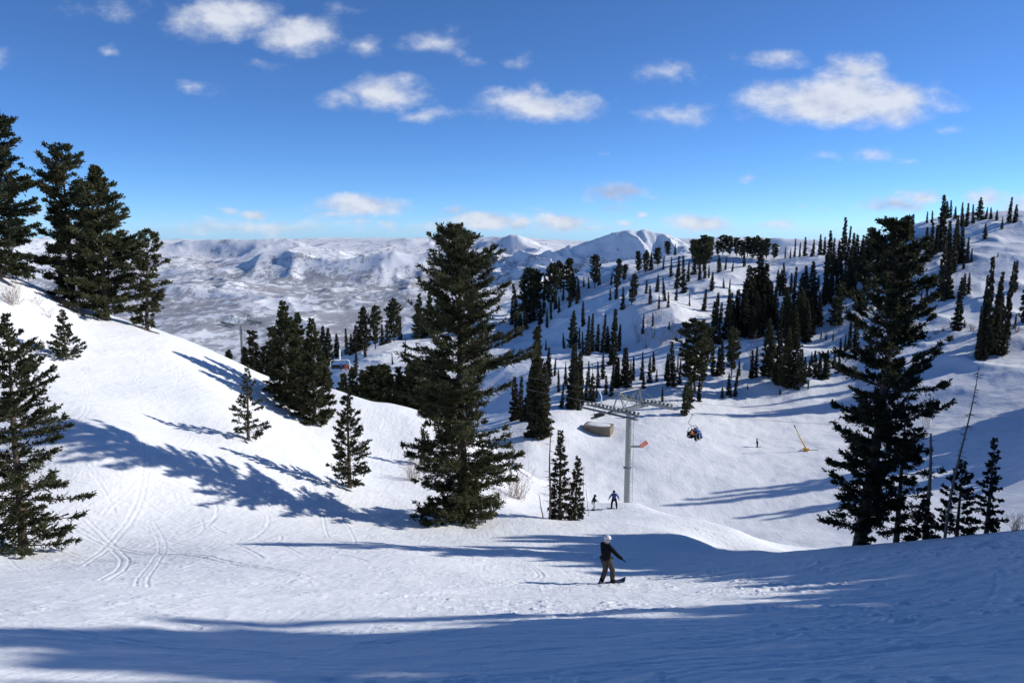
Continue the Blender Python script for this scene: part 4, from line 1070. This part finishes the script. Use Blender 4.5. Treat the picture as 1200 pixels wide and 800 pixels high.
def person(loc, rz, J, scale, label, jacket, trousers, headwear, helmet_mat, face_dir=(1, 0, 0), boots=None, glove_mat=None, goggles=True, board=False):
    root = empty("person", loc, rz); root.scale = (scale,) * 3
    V = {k: Vector(v) for k, v in J.items()}
    V['shl_l2'] = V['sh_l']; 
    mid = (V['pelvis'] + V['chest']) / 2
    V['waist'] = mid
    fd = Vector(face_dir).normalized()
    V['face'] = V['head'] + fd * .045 + Vector((0, 0, -.03))
    V['nose'] = V['head'] + fd * .115 + Vector((0, 0, -.015))
    V['chin'] = V['head'] + fd * .075 + Vector((0, 0, -.095))
    for s in 'lr':
        V['toe_' + s] = V['ankle_' + s] + Vector(J.get('toedir_' + s, (fd.x * .17, fd.y * .17, -.045)))
    E = [('pelvis','waist'),('waist','chest'),('chest','neck'),('neck','head'),('head','face'),('face','nose'),('face','chin'),
         ('chest','sh_l'),('sh_l','el_l'),('el_l','wr_l'),('chest','sh_r'),('sh_r','el_r'),('el_r','wr_r'),
         ('pelvis','hip_l'),('hip_l','kn_l'),('kn_l','ankle_l'),('pelvis','hip_r'),('hip_r','kn_r'),('kn_r','ankle_r')]
    R = dict(pelvis=.12, waist=.115, chest=.13, neck=.055, head=.088, face=.07, nose=.014, chin=.035, sh_l=.058, el_l=.04, wr_l=.03, sh_r=.058, el_r=.04, wr_r=.03,
             hip_l=.085, kn_l=.055, ankle_l=.04, hip_r=.085, kn_r=.055, ankle_r=.04)
    skin_mesh("body", V, E, R, M['skin'], root, 'pelvis', 1)
    V['hem'] = V['pelvis'] + Vector((0, 0, -.05))
    Ej = [('hem','pelvis'),('pelvis','waist'),('waist','chest'),('chest','collar'),('chest','sh_l'),('sh_l','el_l'),('el_l','wr_l'),('chest','sh_r'),('sh_r','el_r'),('el_r','wr_r')]
    V['collar'] = V['neck'] + Vector((0, 0, .01))
    Rj = dict(hem=.185, pelvis=.18, waist=.175, chest=.185, collar=.085, sh_l=.095, el_l=.076, wr_l=.056, sh_r=.095, el_r=.076, wr_r=.056)
    skin_mesh("jacket", V, Ej, Rj, jacket, root, 'waist')
    Et = [('pelvis','hip_l'),('hip_l','kn_l'),('kn_l','cuff_l'),('pelvis','hip_r'),('hip_r','kn_r'),('kn_r','cuff_r')]
    for s in 'lr': V['cuff_' + s] = V['ankle_' + s] + (V['kn_' + s] - V['ankle_' + s]) * .05
    Rt = dict(pelvis=.155, hip_l=.125, kn_l=.098, cuff_l=.092, hip_r=.125, kn_r=.098, cuff_r=.092)
    skin_mesh("trousers", V, Et, Rt, trousers, root, 'pelvis')
    for s in 'lr':
        a = V['ankle_' + s]; t = V['toe_' + s]
        MB().tube([a + Vector((0, 0, .10)), a + Vector((0, 0, .0)), a.lerp(t, .5) + Vector((0, 0, -.01)), t], [.07, .072, .066, .05], 10).build("boot", boots or M['black'], root, smooth=True)
        dv = V['wr_' + s] - V['el_' + s]
        glove(V['wr_' + s] + dv.normalized() * .01, dv, (0, 0, 1), root, glove_mat or M['black'])
    h = V['head']
    if headwear == 'helmet':
        hm_ = MB(); hm_.ball(h + Vector((0, 0, .035)) - fd * .012, (.128, .118, .118), 18, 12)
        he = hm_.build("helmet", helmet_mat, root, smooth=True)
    else:
        hm_ = MB(); hm_.ball(h + Vector((0, 0, .02)) - fd * .03, (.125, .12, .14), 14, 10)
        he = hm_.build("hood", helmet_mat, root, smooth=True)
    if goggles:
        sd = fd.cross(Vector((0, 0, 1))).normalized(); q = Matrix((fd, sd, Vector((0, 0, 1)))).transposed()
        MB().ball(h + fd * .095 + Vector((0, 0, .012)), (.035, .082, .042), 12, 8, q).build("goggles", M['black'], root, smooth=True)
        pts = [h + Vector((0, 0, .012)) + (fd * math.cos(a) * 1.08 + sd * math.sin(a)) * .122 for a in np.linspace(.7, 2 * math.pi - .7, 16)]
        MB().tube(pts, .013, 5).build("goggle_strap", M['black'], root, smooth=True)
    return tag(root, label, "person")

def snowboard(loc, rz, L, pitch, label, rootscale=1.0, mat='board'):
    o = empty("snowboard", loc, rz); o.rotation_euler = (0, pitch, rz)
    mb = MB(); n = 22; W = .14
    for i in range(n + 1):
        s = -1 + 2 * i / n
        w = W * (1 - max(0, (abs(s) - .78) / .22) ** 2) * (.86 + .14 * s * s) + .002
        z = .14 * max(0, (abs(s) - .8) / .2) ** 2
        for yy, zz in ((-w, 0), (w, 0), (w, .014), (-w, .014)):
            mb.v.append(Vector((s * L / 2, yy, z + zz)))
    for i in range(n):
        for k in range(4):
            k2 = (k + 1) % 4
            mb.f.append((i * 4 + k, i * 4 + k2, i * 4 + 4 + k2, i * 4 + 4 + k))
    mb.f.append((3, 2, 1, 0)); mb.f.append((n * 4, n * 4 + 1, n * 4 + 2, n * 4 + 3))
    mb.build("deck", M[mat], o)
    for x in (-.26, .26):
        b = MB(); b.box((x, 0, .035), (.10, .24, .03)); b.tube([(x, -.1, .04), (x, -.02, .15), (x, .08, .14), (x, .1, .04)], .018, 6)
        b.build("binding", M['darkgrey'], o)
    return tag(o, label, "snowboard")

p = cast(712, 684.5, 8, 60)
rider_s = 61.0 / F * p.y / 1.0 / 1.70
slope = math.atan2(gz(p.x + 1, p.y) - gz(p.x - 1, p.y), 2)
rider = person((p.x, p.y, p.z + .03), 0, dict(
    pelvis=(-.05, .02, .90), chest=(-.08, .03, 1.26), neck=(-.07, .05, 1.44), head=(-.01, .08, 1.57),
    sh_l=(-.17, .19, 1.36), el_l=(-.14, .40, 1.17), wr_l=(.04, .50, 1.00),
    sh_r=(.05, -.13, 1.36), el_r=(.27, -.20, 1.14), wr_r=(.48, -.16, .95),
    hip_l=(-.12, .07, .86), kn_l=(-.06, .12, .48), ankle_l=(-.20, .03, .10),
    hip_r=(.02, -.04, .86), kn_r=(.17, .02, .48), ankle_r=(.16, .0, .10),
    toedir_l=(.06, .15, -.045), toedir_r=(.10, .13, -.045)), rider_s,
    "snowboarder in black jacket, grey trousers and white helmet, arm stretched out", M['black'], M['greycloth'], 'helmet', M['white'], face_dir=(.8, .6, -.1))
snowboard((p.x - .02, p.y + .02, p.z + .02), math.radians(24), 1.5 * rider_s, -slope, "dark snowboard under the black jacketed rider with white helmet")

def skis(loc, rz, label, tilt=0.0):
    for k, y in enumerate((-.11, .11)):
        o = empty("ski", (loc[0] - math.sin(rz) * y, loc[1] + math.cos(rz) * y, loc[2] + .02), rz)
        o.rotation_euler = (0, tilt, rz)
        mb = MB()
        for x0, x1, z0, z1 in ((-.8, .62, 0, 0), (.62, .75, 0, .04), (.75, .84, .04, .12)):
            mb.beam((x0, 0, z0), (x1, 0, z1), .075, .016)
        mb.build("blade", M['darkgrey'], o); MB().box((-.05, 0, .035), (.3, .06, .04)).build("binding", M['black'], o)
        tag(o, label % ("near" if k == 0 else "far"), "ski")

p = cast(695.5, 598, 30, 110)
sk = 21.0 / F * p.y / 1.70
person((p.x, p.y, p.z + .02), 0, dict(
    pelvis=(-.04, 0, .86), chest=(.04, 0, 1.20), neck=(.10, 0, 1.37), head=(.16, 0, 1.49),
    sh_l=(.06, .18, 1.31), el_l=(.14, .24, 1.06), wr_l=(.33, .22, .98), sh_r=(.06, -.18, 1.31), el_r=(.14, -.24, 1.06), wr_r=(.34, -.2, .96),
    hip_l=(-.04, .1, .83), kn_l=(.14, .12, .47), ankle_l=(-.01, .11, .10), hip_r=(-.04, -.1, .83), kn_r=(.13, -.12, .47), ankle_r=(-.02, -.11, .10)), sk,
    "hooded skier in charcoal jacket and pale trousers by the slim spruces", M['darkgrey'], M['palegrey'], 'hood', M['darkgrey'])
skis((p.x, p.y, p.z), 0.0, "%s ski under the hooded skier in pale trousers")
p = cast(719.5, 596, 30, 110)
sk = 23.0 / F * p.y / 1.70
person((p.x, p.y, p.z + .03), 0, dict(
    pelvis=(0, .02, .88), chest=(0, .10, 1.22), neck=(0, .17, 1.38), head=(0, .23, 1.48),
    sh_l=(-.19, .10, 1.33), el_l=(-.36, .06, 1.10), wr_l=(-.47, .08, .88), sh_r=(.19, .10, 1.33), el_r=(.36, .06, 1.10), wr_r=(.44, .08, .86),
    hip_l=(-.12, .02, .85), kn_l=(-.2, .08, .47), ankle_l=(-.22, 0, .10), hip_r=(.12, .02, .85), kn_r=(.22, .08, .47), ankle_r=(.24, 0, .10)), sk,
    "rider in blue jacket with both arms held out, dark trousers, on the roll", M['blue'], M['black'], 'helmet', M['black'], face_dir=(.1, 1, -.2))
snowboard((p.x, p.y, p.z + .02), math.radians(-4), 1.5 * sk, 0.05, "snowboard under the blue jacketed rider near the lift tower")
p = cast(887, 524, 90, 240)
sk = 10.5 / F * p.y / 1.62
person((p.x, p.y, p.z + .03), 0, dict(
    pelvis=(0, 0, .88), chest=(-.02, 0, 1.24), neck=(-.03, 0, 1.42), head=(-.03, 0, 1.56),
    sh_l=(-.05, .17, 1.36), el_l=(.02, .22, 1.08), wr_l=(.16, .18, .96), sh_r=(-.03, -.17, 1.36), el_r=(.04, -.22, 1.08), wr_r=(.16, -.18, .96),
    hip_l=(0, .09, .85), kn_l=(.08, .1, .47), ankle_l=(0, .1, .10), hip_r=(0, -.09, .85), kn_r=(.09, -.1, .47), ankle_r=(.02, -.1, .10)), sk,
    "distant skier in green jacket alone on the open run", M['teal'], M['black'], 'helmet', M['darkgrey'])
skis((p.x, p.y, p.z), math.radians(15), "%s ski under the distant skier in green")

# ------------------------------------------------------------------ chairlift
LD = Vector((-.67, .742, 0)).normalized()      # along the line, away from us
AD = Vector((.742, .67, 0)).normalized()       # along the crossarm
TB = at(737, 470, 90)
tz = gz(TB.x, TB.y)
ROPE_NEAR = at(714, 475.5, TB.y - AD.y * 3.1); ROPE_FAR = at(773, 468.5, TB.y + AD.y * 3.1)
RZ = ROPE_NEAR.z
def lift_tower(loc, height, label):
    """Origin at the base; x along the crossarm, y along the line."""
    root = empty("lift_tower", loc, math.atan2(AD.y, AD.x))
    H = height
    mb = MB().tube([(0, 0, -1.5), (0, 0, H * .5)], [.37, .35], 20)
    mb.tube([(0, 0, H * .5 - .05), (0, 0, H * .5 + .07)], .50, 20)
    mb.tube([(0, 0, H * .5), (0, 0, H - .05)], [.32, .29], 20)
    mb.build("pole", M['steel'], root, smooth=False)
    lad = MB()
    for s in (-.2, .2): lad.tube([(.78, s, -.6), (.78, s, H - .3)], .022, 5)
    z = -.2
    while z < H - .4:
        lad.tube([(.78, -.2, z), (.78, .2, z)], .014, 4); z += .32
    z = 1.0
    while z < H: lad.box((.56, 0, z), (.42, .04, .04)); z += 2.2
    lad.build("ladder", M['steel'], root)
    MB().box((0, 0, H + .10), (7.0, .42, .40)).build("crossarm", M['steel'], root)
    for x in (-1.5, 1.5):
        lf = MB()
        lf.tube([(x * .75, -.2, H + .3), (x * 1.25, 0, H + 2.35)], .075, 6); lf.tube([(x * 1.8, .2, H + .3), (x * 1.25, 0, H + 2.35)], .075, 6)
        lf.tube([(x * 1.25, -.9, H + 2.3), (x * 1.25, .9, H + 2.3)], .06, 6)
        lf.build("lifting_frame", M['steel'], root)
    br = MB(); br.tube([(-1.9, 0, H + 2.3), (1.9, 0, H + 2.3)], .05, 6); br.tube([(-1.9, 0, H + 2.3), (1.2, 0, H + .3)], .045, 6); br.tube([(1.9, 0, H + 2.3), (-1.2, 0, H + .3)], .045, 6)
    br.tube([(1.9, 0, H + 2.3), (3.1, 2.6, H + .5)], .035, 5); br.tube([(-1.9, 0, H + 2.3), (-3.1, -2.6, H + .5)], .035, 5)
    br.tube([(1.9, 0, H + 2.3), (3.1, -2.6, H + .5)], .035, 5); br.tube([(-1.9, 0, H + 2.3), (-3.1, 2.6, H + .5)], .035, 5)
    br.build("brace", M['steel'], root)
    for x in (-3.1, 3.1):
        st = MB(); st.box((x, 0, H + .42), (.16, 8.0, .18))
        for y in (-2.2, 2.2): st.box((x, y, H + .52), (.2, 1.9, .1))
        tr = st.build("sheave_train", M['steel'], root)
        for k in range(14):
            y = -3.8 + k * .585
            wv = MB().tube([(x + .12, y, H + .66), (x + .24, y, H + .66)], .17, 12); wv.tube([(x + .24, y, H + .66), (x + .27, y, H + .66)], .15, 10)
            wv.build("sheave", M['darksteel'] if k % 2 else M['steel'], tr)
        cw = MB(); xs = x + (.55 if x > 0 else -.55)
        cw.box((xs, 0, H + .12), (.62, 8.6, .07))
        for y in np.linspace(-4.2, 4.2, 8): cw.tube([(xs + (.28 if x > 0 else -.28), y, H + .12), (xs + (.28 if x > 0 else -.28), y, H + 1.1)], .022, 4)
        for zz in (.6, 1.1): cw.tube([(xs + (.28 if x > 0 else -.28), -4.2, H + zz), (xs + (.28 if x > 0 else -.28), 4.2, H + zz)], .02, 4)
        cw.build("catwalk", M['steel'], root)
    return tag(root, label, "lift tower")
TH = RZ - 1.12 - tz + .2
tower = lift_tower((TB.x, TB.y, tz), TH, "grey tubular lift tower with ladder and wide sheave arms behind the riders")
# sign bracket and orange sign on the pole of the near tower
sb = empty("sign_bracket", (0, 0, 0)); sb.parent = tower
sg_z = at(745, 523, 90).z - tz
rot = Matrix.Rotation(-math.atan2(AD.y, AD.x), 3, 'Z')
pl = MB().box(rot @ Vector((.95, 0, sg_z)), (1.15, .06, .26), rot); pl.build("bracket_plate", M['steel'], sb)
q = rot @ Matrix.Rotation(math.radians(-38), 3, 'Y')
sp = MB().box(rot @ Vector((1.90, -.05, sg_z + .28)), (.98, .05, .52), q).build("sign_panel", M['orange'], sb)
for k, (dx, dz, w, h_) in enumerate(((-.32, .09, .10, .16), (-.16, .09, .09, .16), (.0, .09, .10, .16), (.17, .09, .09, .16), (-.22, -.11, .16, .13), (.05, -.11, .2, .13))):
    pass
mk = MB()
for (dx, dz, w, h_) in ((-.33, .10, .035, .17), (-.25, .10, .035, .17), (-.29, .03, .10, .03), (-.12, .10, .035, .17), (-.06, .17, .1, .03), (.1, .10, .035, .17), (.16, .03, .1, .03), (.3, .1, .035, .17), (-.1, -.13, .5, .05)):
    mk.box(rot @ Vector((1.90, -.05, sg_z + .28)) + q @ Vector((dx, -.029, dz)), (w, .006, h_), q)
mk.build("sign_marking", M['white'], sb)
# next tower beyond the bright crest, and one beyond the frame edge
def along(P0, t, sag=0.0): return P0 + LD * t + Vector((0, 0, sag))
t2 = 112.0
T2 = TB + LD * t2; z2 = at(262, 381, T2.y).z
T2z = gz(T2.x, T2.y)
tower2 = lift_tower((T2.x, T2.y, T2z), z2 - T2z, "far lift tower whose arm shows over the sunny crest")
T3 = TB - LD * 62; T3z = gz(T3.x, T3.y)
z3 = RZ + 9.0
tower3 = lift_tower((T3.x, T3.y, T3z), max(6, z3 - 1.1 - T3z), "grey lift tower beyond the frame, uphill of the backlit pine")
def rope(off, label):
    a = T3 + AD * off; a.z = z3; b = TB + AD * off; b.z = RZ; c = T2 + AD * off; c.z = z2 + 1.0
    pts = []
    for s in np.linspace(0, 1, 14): q_ = a.lerp(b, s); q_.z -= 1.1 * 4 * s * (1 - s); pts.append(q_)
    for s in np.linspace(0, 1, 24)[1:]: q_ = b.lerp(c, s); q_.z -= 0.6 * 4 * s * (1 - s); pts.append(q_)
    tag(MB().tube(pts, .012, 5).build("haul_rope", M['steel']), label, "cable")
    def point(t):
        if t >= 0: s = t / t2; q_ = b.lerp(c, s); q_.z -= 0.6 * 4 * s * (1 - s)
        else: s = 1 + t / 62; q_ = a.lerp(b, s); q_.z -= 1.1 * 4 * s * (1 - s)
        return q_
    return point
rope_near = rope(-3.1, "thin steel lift rope on the near side of the tower")
rope_far = rope(3.1, "thin steel lift rope on the far side of the tower")

def lift_chair(pos, rz, w, drop, label, thick=1.0):
    """Hangs from pos; x across the chair, y is the way it faces (negative y is its back)."""
    root = empty("lift_chair", pos, rz)
    hg = MB(); hg.box((0, 0, 0), (.12, .5, .16))
    hg.tube([(0, 0, 0), (.0, -.18, -.35), (.02, -.42, -.8), (.02, -.40, -drop * .45), (0, -.12, -drop * .53), (0, 0, -drop * .55)], .065 * thick, 8)
    hg.build("hanger", M['white'], root, smooth=True)
    fr = MB(); zt = -drop * .55; zb = -drop
    for s in (-1, 1):
        x = s * w / 2
        fr.tube([(0, 0, zt), (x * .8, 0, zt), (x * .97, -.03, zt - .22), (x, -.10, (zt + zb) / 2), (x, -.12, zb + .1), (x, .1, zb), (x, .5, zb)], .04 * thick, 6)
    fr.build("bail_frame", M['white' if thick > 1 else 'steel'], root, smooth=True)
    MB().box((0, .22, zb + .05), (w * .94, .5, .09)).build("seat", M['black'], root)
    MB().box((0, -.07, zb + .36), (w * .94, .07, .52), Matrix.Rotation(math.radians(-10), 3, 'X')).build("backrest", M['black'], root)
    rb = MB()
    for s in (-1, 1): rb.tube([(s * w * .47, -.05, zb + .62), (s * w * .44, .62, zb + .38)], .024, 5)
    rb.tube([(-w * .44, .62, zb + .38), (w * .44, .62, zb + .38)], .024, 5)
    for s in (-.22, .22): rb.tube([(s * w, .62, zb + .38), (s * w, .72, zb - .42)], .02, 5)
    rb.tube([(-w * .4, .72, zb - .42), (w * .4, .72, zb - .42)], .022, 5)
    rb.build("safety_bar", M['steel'], root, smooth=True)
    return tag(root, label, "lift chair"), zb
def seated(root, zb, x, label, jm, tm_, helmet):
    mw = Matrix.Translation(root.location) @ Matrix.Rotation(root.rotation_euler.z, 4, 'Z')
    loc = mw @ Vector((x, .18, zb + .10))
    person(loc, root.rotation_euler.z, dict(
        pelvis=(0, 0, .10), chest=(0, -.03, .44), neck=(0, 0, .62), head=(0, .03, .75),
        sh_l=(-.18, -.02, .54), el_l=(-.24, .10, .28), wr_l=(-.14, .34, .26), sh_r=(.18, -.02, .54), el_r=(.24, .10, .28), wr_r=(.14, .34, .26),
        hip_l=(-.10, .04, .08), kn_l=(-.13, .46, .09), ankle_l=(-.14, .52, -.34), hip_r=(.10, .04, .08), kn_r=(.13, .46, .09), ankle_r=(.15, .52, -.34)),
        .9, label, jm, tm_, 'helmet', helmet, face_dir=(0, 1, -.1))
ROTL = math.atan2(AD.y, AD.x)
def t_for(px, rp, lo, hi):
    for _ in range(40):
        m = (lo + hi) / 2; q_ = rp(m)
        pxm = 600 + F * (q_.x / (q_.y * CP_ - q_.z * SP_))
        if (pxm > px): lo = m
        else: hi = m
    return m
tA = t_for(398, rope_near, 5, 110); PA = rope_near(tA)
chA, zbA = lift_chair(PA, ROTL + math.radians(148), 3.3, 3.3, "lift chair carrying riders in blue and red, past the touching spruces", 2.0)
seated(chA, zbA, -.2, "lift rider in blue sitting beside the rider in red", M['blue'], M['darkgrey'], M['black'])
seated(chA, zbA, -1.05, "lift rider dressed in bright red at the chair end", M['red'], M['red'], M['black'])
tB = t_for(812, rope_near, -30, -1); PB = rope_near(tB)
chB, zbB = lift_chair(PB, ROTL + math.radians(188), 1.9, 2.3, "lift chair carrying riders in rust and bright blue over the run")
seated(chB, zbB, .5, "lift rider in rust jacket in the middle of the chair", M['rust'], M['black'], M['darkgrey'])
seated(chB, zbB, -.1, "lift rider in black between rust and blue jackets", M['black'], M['black'], M['black'])
seated(chB, zbB, -.75, "lift rider in bright blue at the chair's end", M['brightblue'], M['brightblue'], M['white'])
tC = t_for(702, rope_far, 1, 60); PC = rope_far(tC)
chC, zbC = lift_chair(PC, ROTL + math.radians(5), 2.3, 3.6, "empty lift chair hanging above the low boarded hut")

# ------------------------------------------------------------------ hut, snow gun, sign, poles, fence
p = cast(699, 509, 110, 200); hp = p
hut = empty("hut", (p.x, p.y, p.z), math.radians(-20))
mpp = p.y / F
hb = MB().box((0, 1.6, .65), (5.6, 3.4, 1.9)); hb.build("wall", M['concrete'], hut)
for x in (-1.0, .75): MB().box((x, -.115, .65), (.07, .03, 1.8)).build("board_joint", M['darksteel'], hut)
MB().box((-1.85, -.12, 1.1), (.95, .04, .36)).build("window", M['glass'], hut)
cap = MB(); cap.ball((0, 1.75, 1.6), (2.7, 1.6, .22), 20, 8); cap.build("roof_snow", M['snow'], hut, smooth=True)
MB().box((0, 1.6, 1.64), (5.75, 3.5, .08)).build("roof", M['concrete'], hut)
tag(hut, "low boarded hut with dark window and snowy top beside the run", "hut")

p = cast(944.5, 528, 100, 220); mpp = p.y / F
sg = empty("snow_gun", p)
b = MB(); b.box((0, 0, .28), (1.0, .8, .34))
for a in range(3):
    an = a * 2.09 + .5; b.tube([(0, 0, .45), (1.05 * math.cos(an), 1.05 * math.sin(an), 0)], .07, 6)
b.build("base", M['yellow'], sg)
tip = Vector((-14 * mpp, .3, 29 * mpp))
MB().tube([(0, 0, .4), tip * .55, tip], [.15, .10, .07], 8).build("lance", M['yellow'], sg, smooth=True)
MB().tube([tip * .98, tip * 1.07], [.13, .11], 8).build("nozzle_head", M['darksteel'], sg)
MB().tube([(.4, 0, .2), (.9, .3, .06), (1.6, .5, .04), (2.6, .5, .03)], .05, 6).build("hose", M['black'], sg, smooth=True)
tag(sg, "yellow snow gun with a long tilted lance on the open run", "snow gun")

p = cast(947, 456, 140, 260); mpp = p.y / F
s_ = empty("sign_post", p)
MB().box((0, 0, 7 * mpp), (.32, .2, 14 * mpp)).build("post", M['greenpaint'], s_)
MB().box((.1, -.13, 13 * mpp), (1.35, .06, .62)).build("sign_panel", M['white'], s_)
tag(s_, "green post with a small white sign at the top of the run", "sign")

def marker(px, base, top, dx, Y, lab):
    p = at(px, base, Y); z = gz(p.x, p.y); h = at(px, top, Y).z - z
    tag(MB().tube([(p.x, p.y, z - .3), (p.x + dx * Y / F * .5, p.y, z + h * .5), (p.x + dx * Y / F, p.y, z + h)], [.022, .02, .016], 6).build("marker_pole", M['deadwood']), lab, "pole")
marker(690, 606, 573, -4, 64, "short tilted marker pole beside the hooded skier")
marker(683, 590, 546, 1, 72, "thin tall marker pole beyond the shorter spruce")
marker(93, 372, 352, 0, 79, "grey wooden post standing in bare dirt on the crest")
marker(874, 469, 462, 0, 180, "tiny marker pole at the top bank of the run")
marker(1090, 628, 614, 0, 38, "short dark stub between the dead trunks")
marker(1128, 629, 619, 1, 37, "stumpy stake at the foot of the squat dark spruce")

fp = cast(712, 436, 165, 270)
if fp is None: fp = Vector((25, 215, gz(25, 215)))
fn = empty("rail_fence", fp)
mpp = fp.y / F
for x in (-30, -18, -6, 6, 14, 22):
    zz = gz(fp.x + x * mpp, fp.y) - fp.z
    MB().tube([(x * mpp, 0, zz - .2), (x * mpp, 0, zz + 2.3)], .09, 6).build("post", M['deadwood'], fn)
for hh in (.9, 1.9):
    mb = MB(); mb.tube([(x * mpp, -.1, gz(fp.x + x * mpp, fp.y) - fp.z + hh) for x in np.linspace(-32, 24, 9)], .06, 5); mb.build("rail", M['deadwood'], fn)
tag(fn, "weathered two rail fence on the snowy shelf above the lift tower", "fence")

# ------------------------------------------------------------------ bare shrubs, saplings, dirt
def shrub(px, base, hp, wp, Y, label, n=34, seed=1, mat='twig', group=None, thick=.011, name="bare_shrub"):
    if Y is None:
        q_ = cast(px, base, 150, 420)
        if q_ is None: return
        Y = q_.y
    p = at(px, base, Y); z = gz(p.x, p.y); mpp = Y / F
    rng = np.random.default_rng(seed); mb = MB()
    for k in range(n):
        a = rng.uniform(0, 6.28); l = hp * mpp * rng.uniform(.35, 1.1); sp_ = wp * mpp * .5 * rng.uniform(.1, 1.1)
        off = Vector((rng.normal(0, .22) * wp * mpp * .5, rng.normal(0, .22) * wp * mpp * .5, -.12))
        pts = [off]; dirv = Vector((math.cos(a) * sp_ / l * .6, math.sin(a) * sp_ / l * .6, 1)).normalized()
        for j in range(4):
            dirv = (dirv + Vector(rng.normal(0, .22, 3))).normalized(); pts.append(pts[-1] + dirv * l * .27)
        mb.tube(pts, [thick, thick * .8, thick * .62, thick * .45, thick * .25], 4, caps=False)
        for j in range(5):
            q0 = pts[rng.integers(1, 4)].lerp(pts[4], rng.uniform(0, .5))
            dv = (dirv + Vector(rng.normal(0, .65, 3))).normalized(); e1 = q0 + dv * l * rng.uniform(.1, .3)
            mb.tube([q0, e1, e1 + (dv + Vector(rng.normal(0, .4, 3))).normalized() * l * .12], [thick * .45, thick * .3, thick * .2], 3, caps=False)
    o = mb.build(name, M[mat]); o.location = (p.x, p.y, z)
    tag(o, label, "shrub", group)
shrub(604, 588, 44, 50, 69, "feathery tan shrub on the snow beside the shaggy fir's bare side", 70, 1, thick=.013)
shrub(583, 600, 26, 30, 62, "low tan brush under the shaggy fir's skirt", 40, 9, thick=.011)
shrub(484, 588, 30, 34, 66, "bare twiggy shrub by the shaded foot of the shaggy fir", 46, 2, thick=.012)
shrub(669, 548, 24, 34, 84, "bare bush on the roll behind the dead snag", 34, 3, thick=.013)
shrub(1190, 623, 26, 24, 33, "dry tan bush at the knoll's edge past the outermost spruce", 46, 4, thick=.007)
shrub(14, 372, 30, 46, 71, "bare grey shrub under the huge cut off fir", 60, 5, thick=.013)
shrub(42, 364, 18, 26, 74, "few bare stems poking through snow on the crest", 9, 6, thick=.014)
shrub(60, 374, 20, 24, 73, "open bare shrub above the small lone fir", 12, 7, thick=.014)
shrub(1091, 448, 26, 14, 150, "bare sapling on the run behind the big backlit pine", 12, 8, thick=.03, name="bare_sapling")
shr = random.Random(8)
for k in range(16):
    px = 1062 + k * 8.6
    shrub(px, 388 + shr.uniform(-7, 9), shr.uniform(5, 10), 10, None, "low bare brush in the band across the upper run, %s from its downhill end" % ORD[k], 14, 40 + k, group="brush band on the upper run", thick=.045)
for k, (px, b_, h_) in enumerate(((748,402,34),(757,408,40),(766,396,30),(774,404,36),(785,412,38),(790,398,30),(705,398,26),(758,378,26),(771,372,24),(797,420,30),(880,420,34),(888,424,30))):
    shrub(px, b_, h_, 10, None, "leafless grey aspen on the hillside, %s from the downhill end" % ORD[k], 7, 70 + k, 'deadwood', "leafless aspens on the hillside", .05, "bare_aspen")

def patch(name, pts, Y, mat, label, kind="structure"):
    """A strip of bare ground lying on the snow along a line of image points."""
    mb = MB(); rows = []
    rng = np.random.default_rng(4)
    for (px, py, wpx) in pts:
        c = at(px, py, Y); w = wpx * Y / F
        row = []
        for s in np.linspace(-1, 1, 7):
            x = c.x + s * w * .35 + rng.normal(0, .12); y = c.y + s * w * 1.6 + rng.normal(0, .2)
            row.append(len(mb.v)); mb.v.append(Vector((x, y, gz(x, y) + .16 * (1 - abs(s) ** 3) - .06)))
        rows.append(row)
    for r0, r1 in zip(rows[:-1], rows[1:]):
        for k in range(6): mb.f.append((r0[k], r1[k], r1[k + 1], r0[k + 1]))
    tag(mb.build(name, M[mat], smooth=True), label, kind=kind)
patch("ground", [(58,349,1.0),(66,353,3.0),(76,359,3.6),(86,366,3.4),(96,371,3.0),(101,373,.8)], 79.5, 'dirt', "bare brown dirt where the snow has slid off the crest")
patch("ground", [(158,386,.6),(166,387,2.2),(174,388,2.6),(182,390,1.4),(187,391,.5)], 83, 'dirt', "bare brown dirt under the crest pines")
lg = MB().tube([at(62, 350, 79) + Vector((0, 0, .2)), at(80, 358, 79.3) + Vector((0, 0, .25)), at(94, 364, 79.4) + Vector((0, 0, .3))], [.10, .13, .16], 8).build("fallen_log", M['bark'], smooth=True)
tag(lg, "fallen brown log lying on bare dirt at the crest", "log")
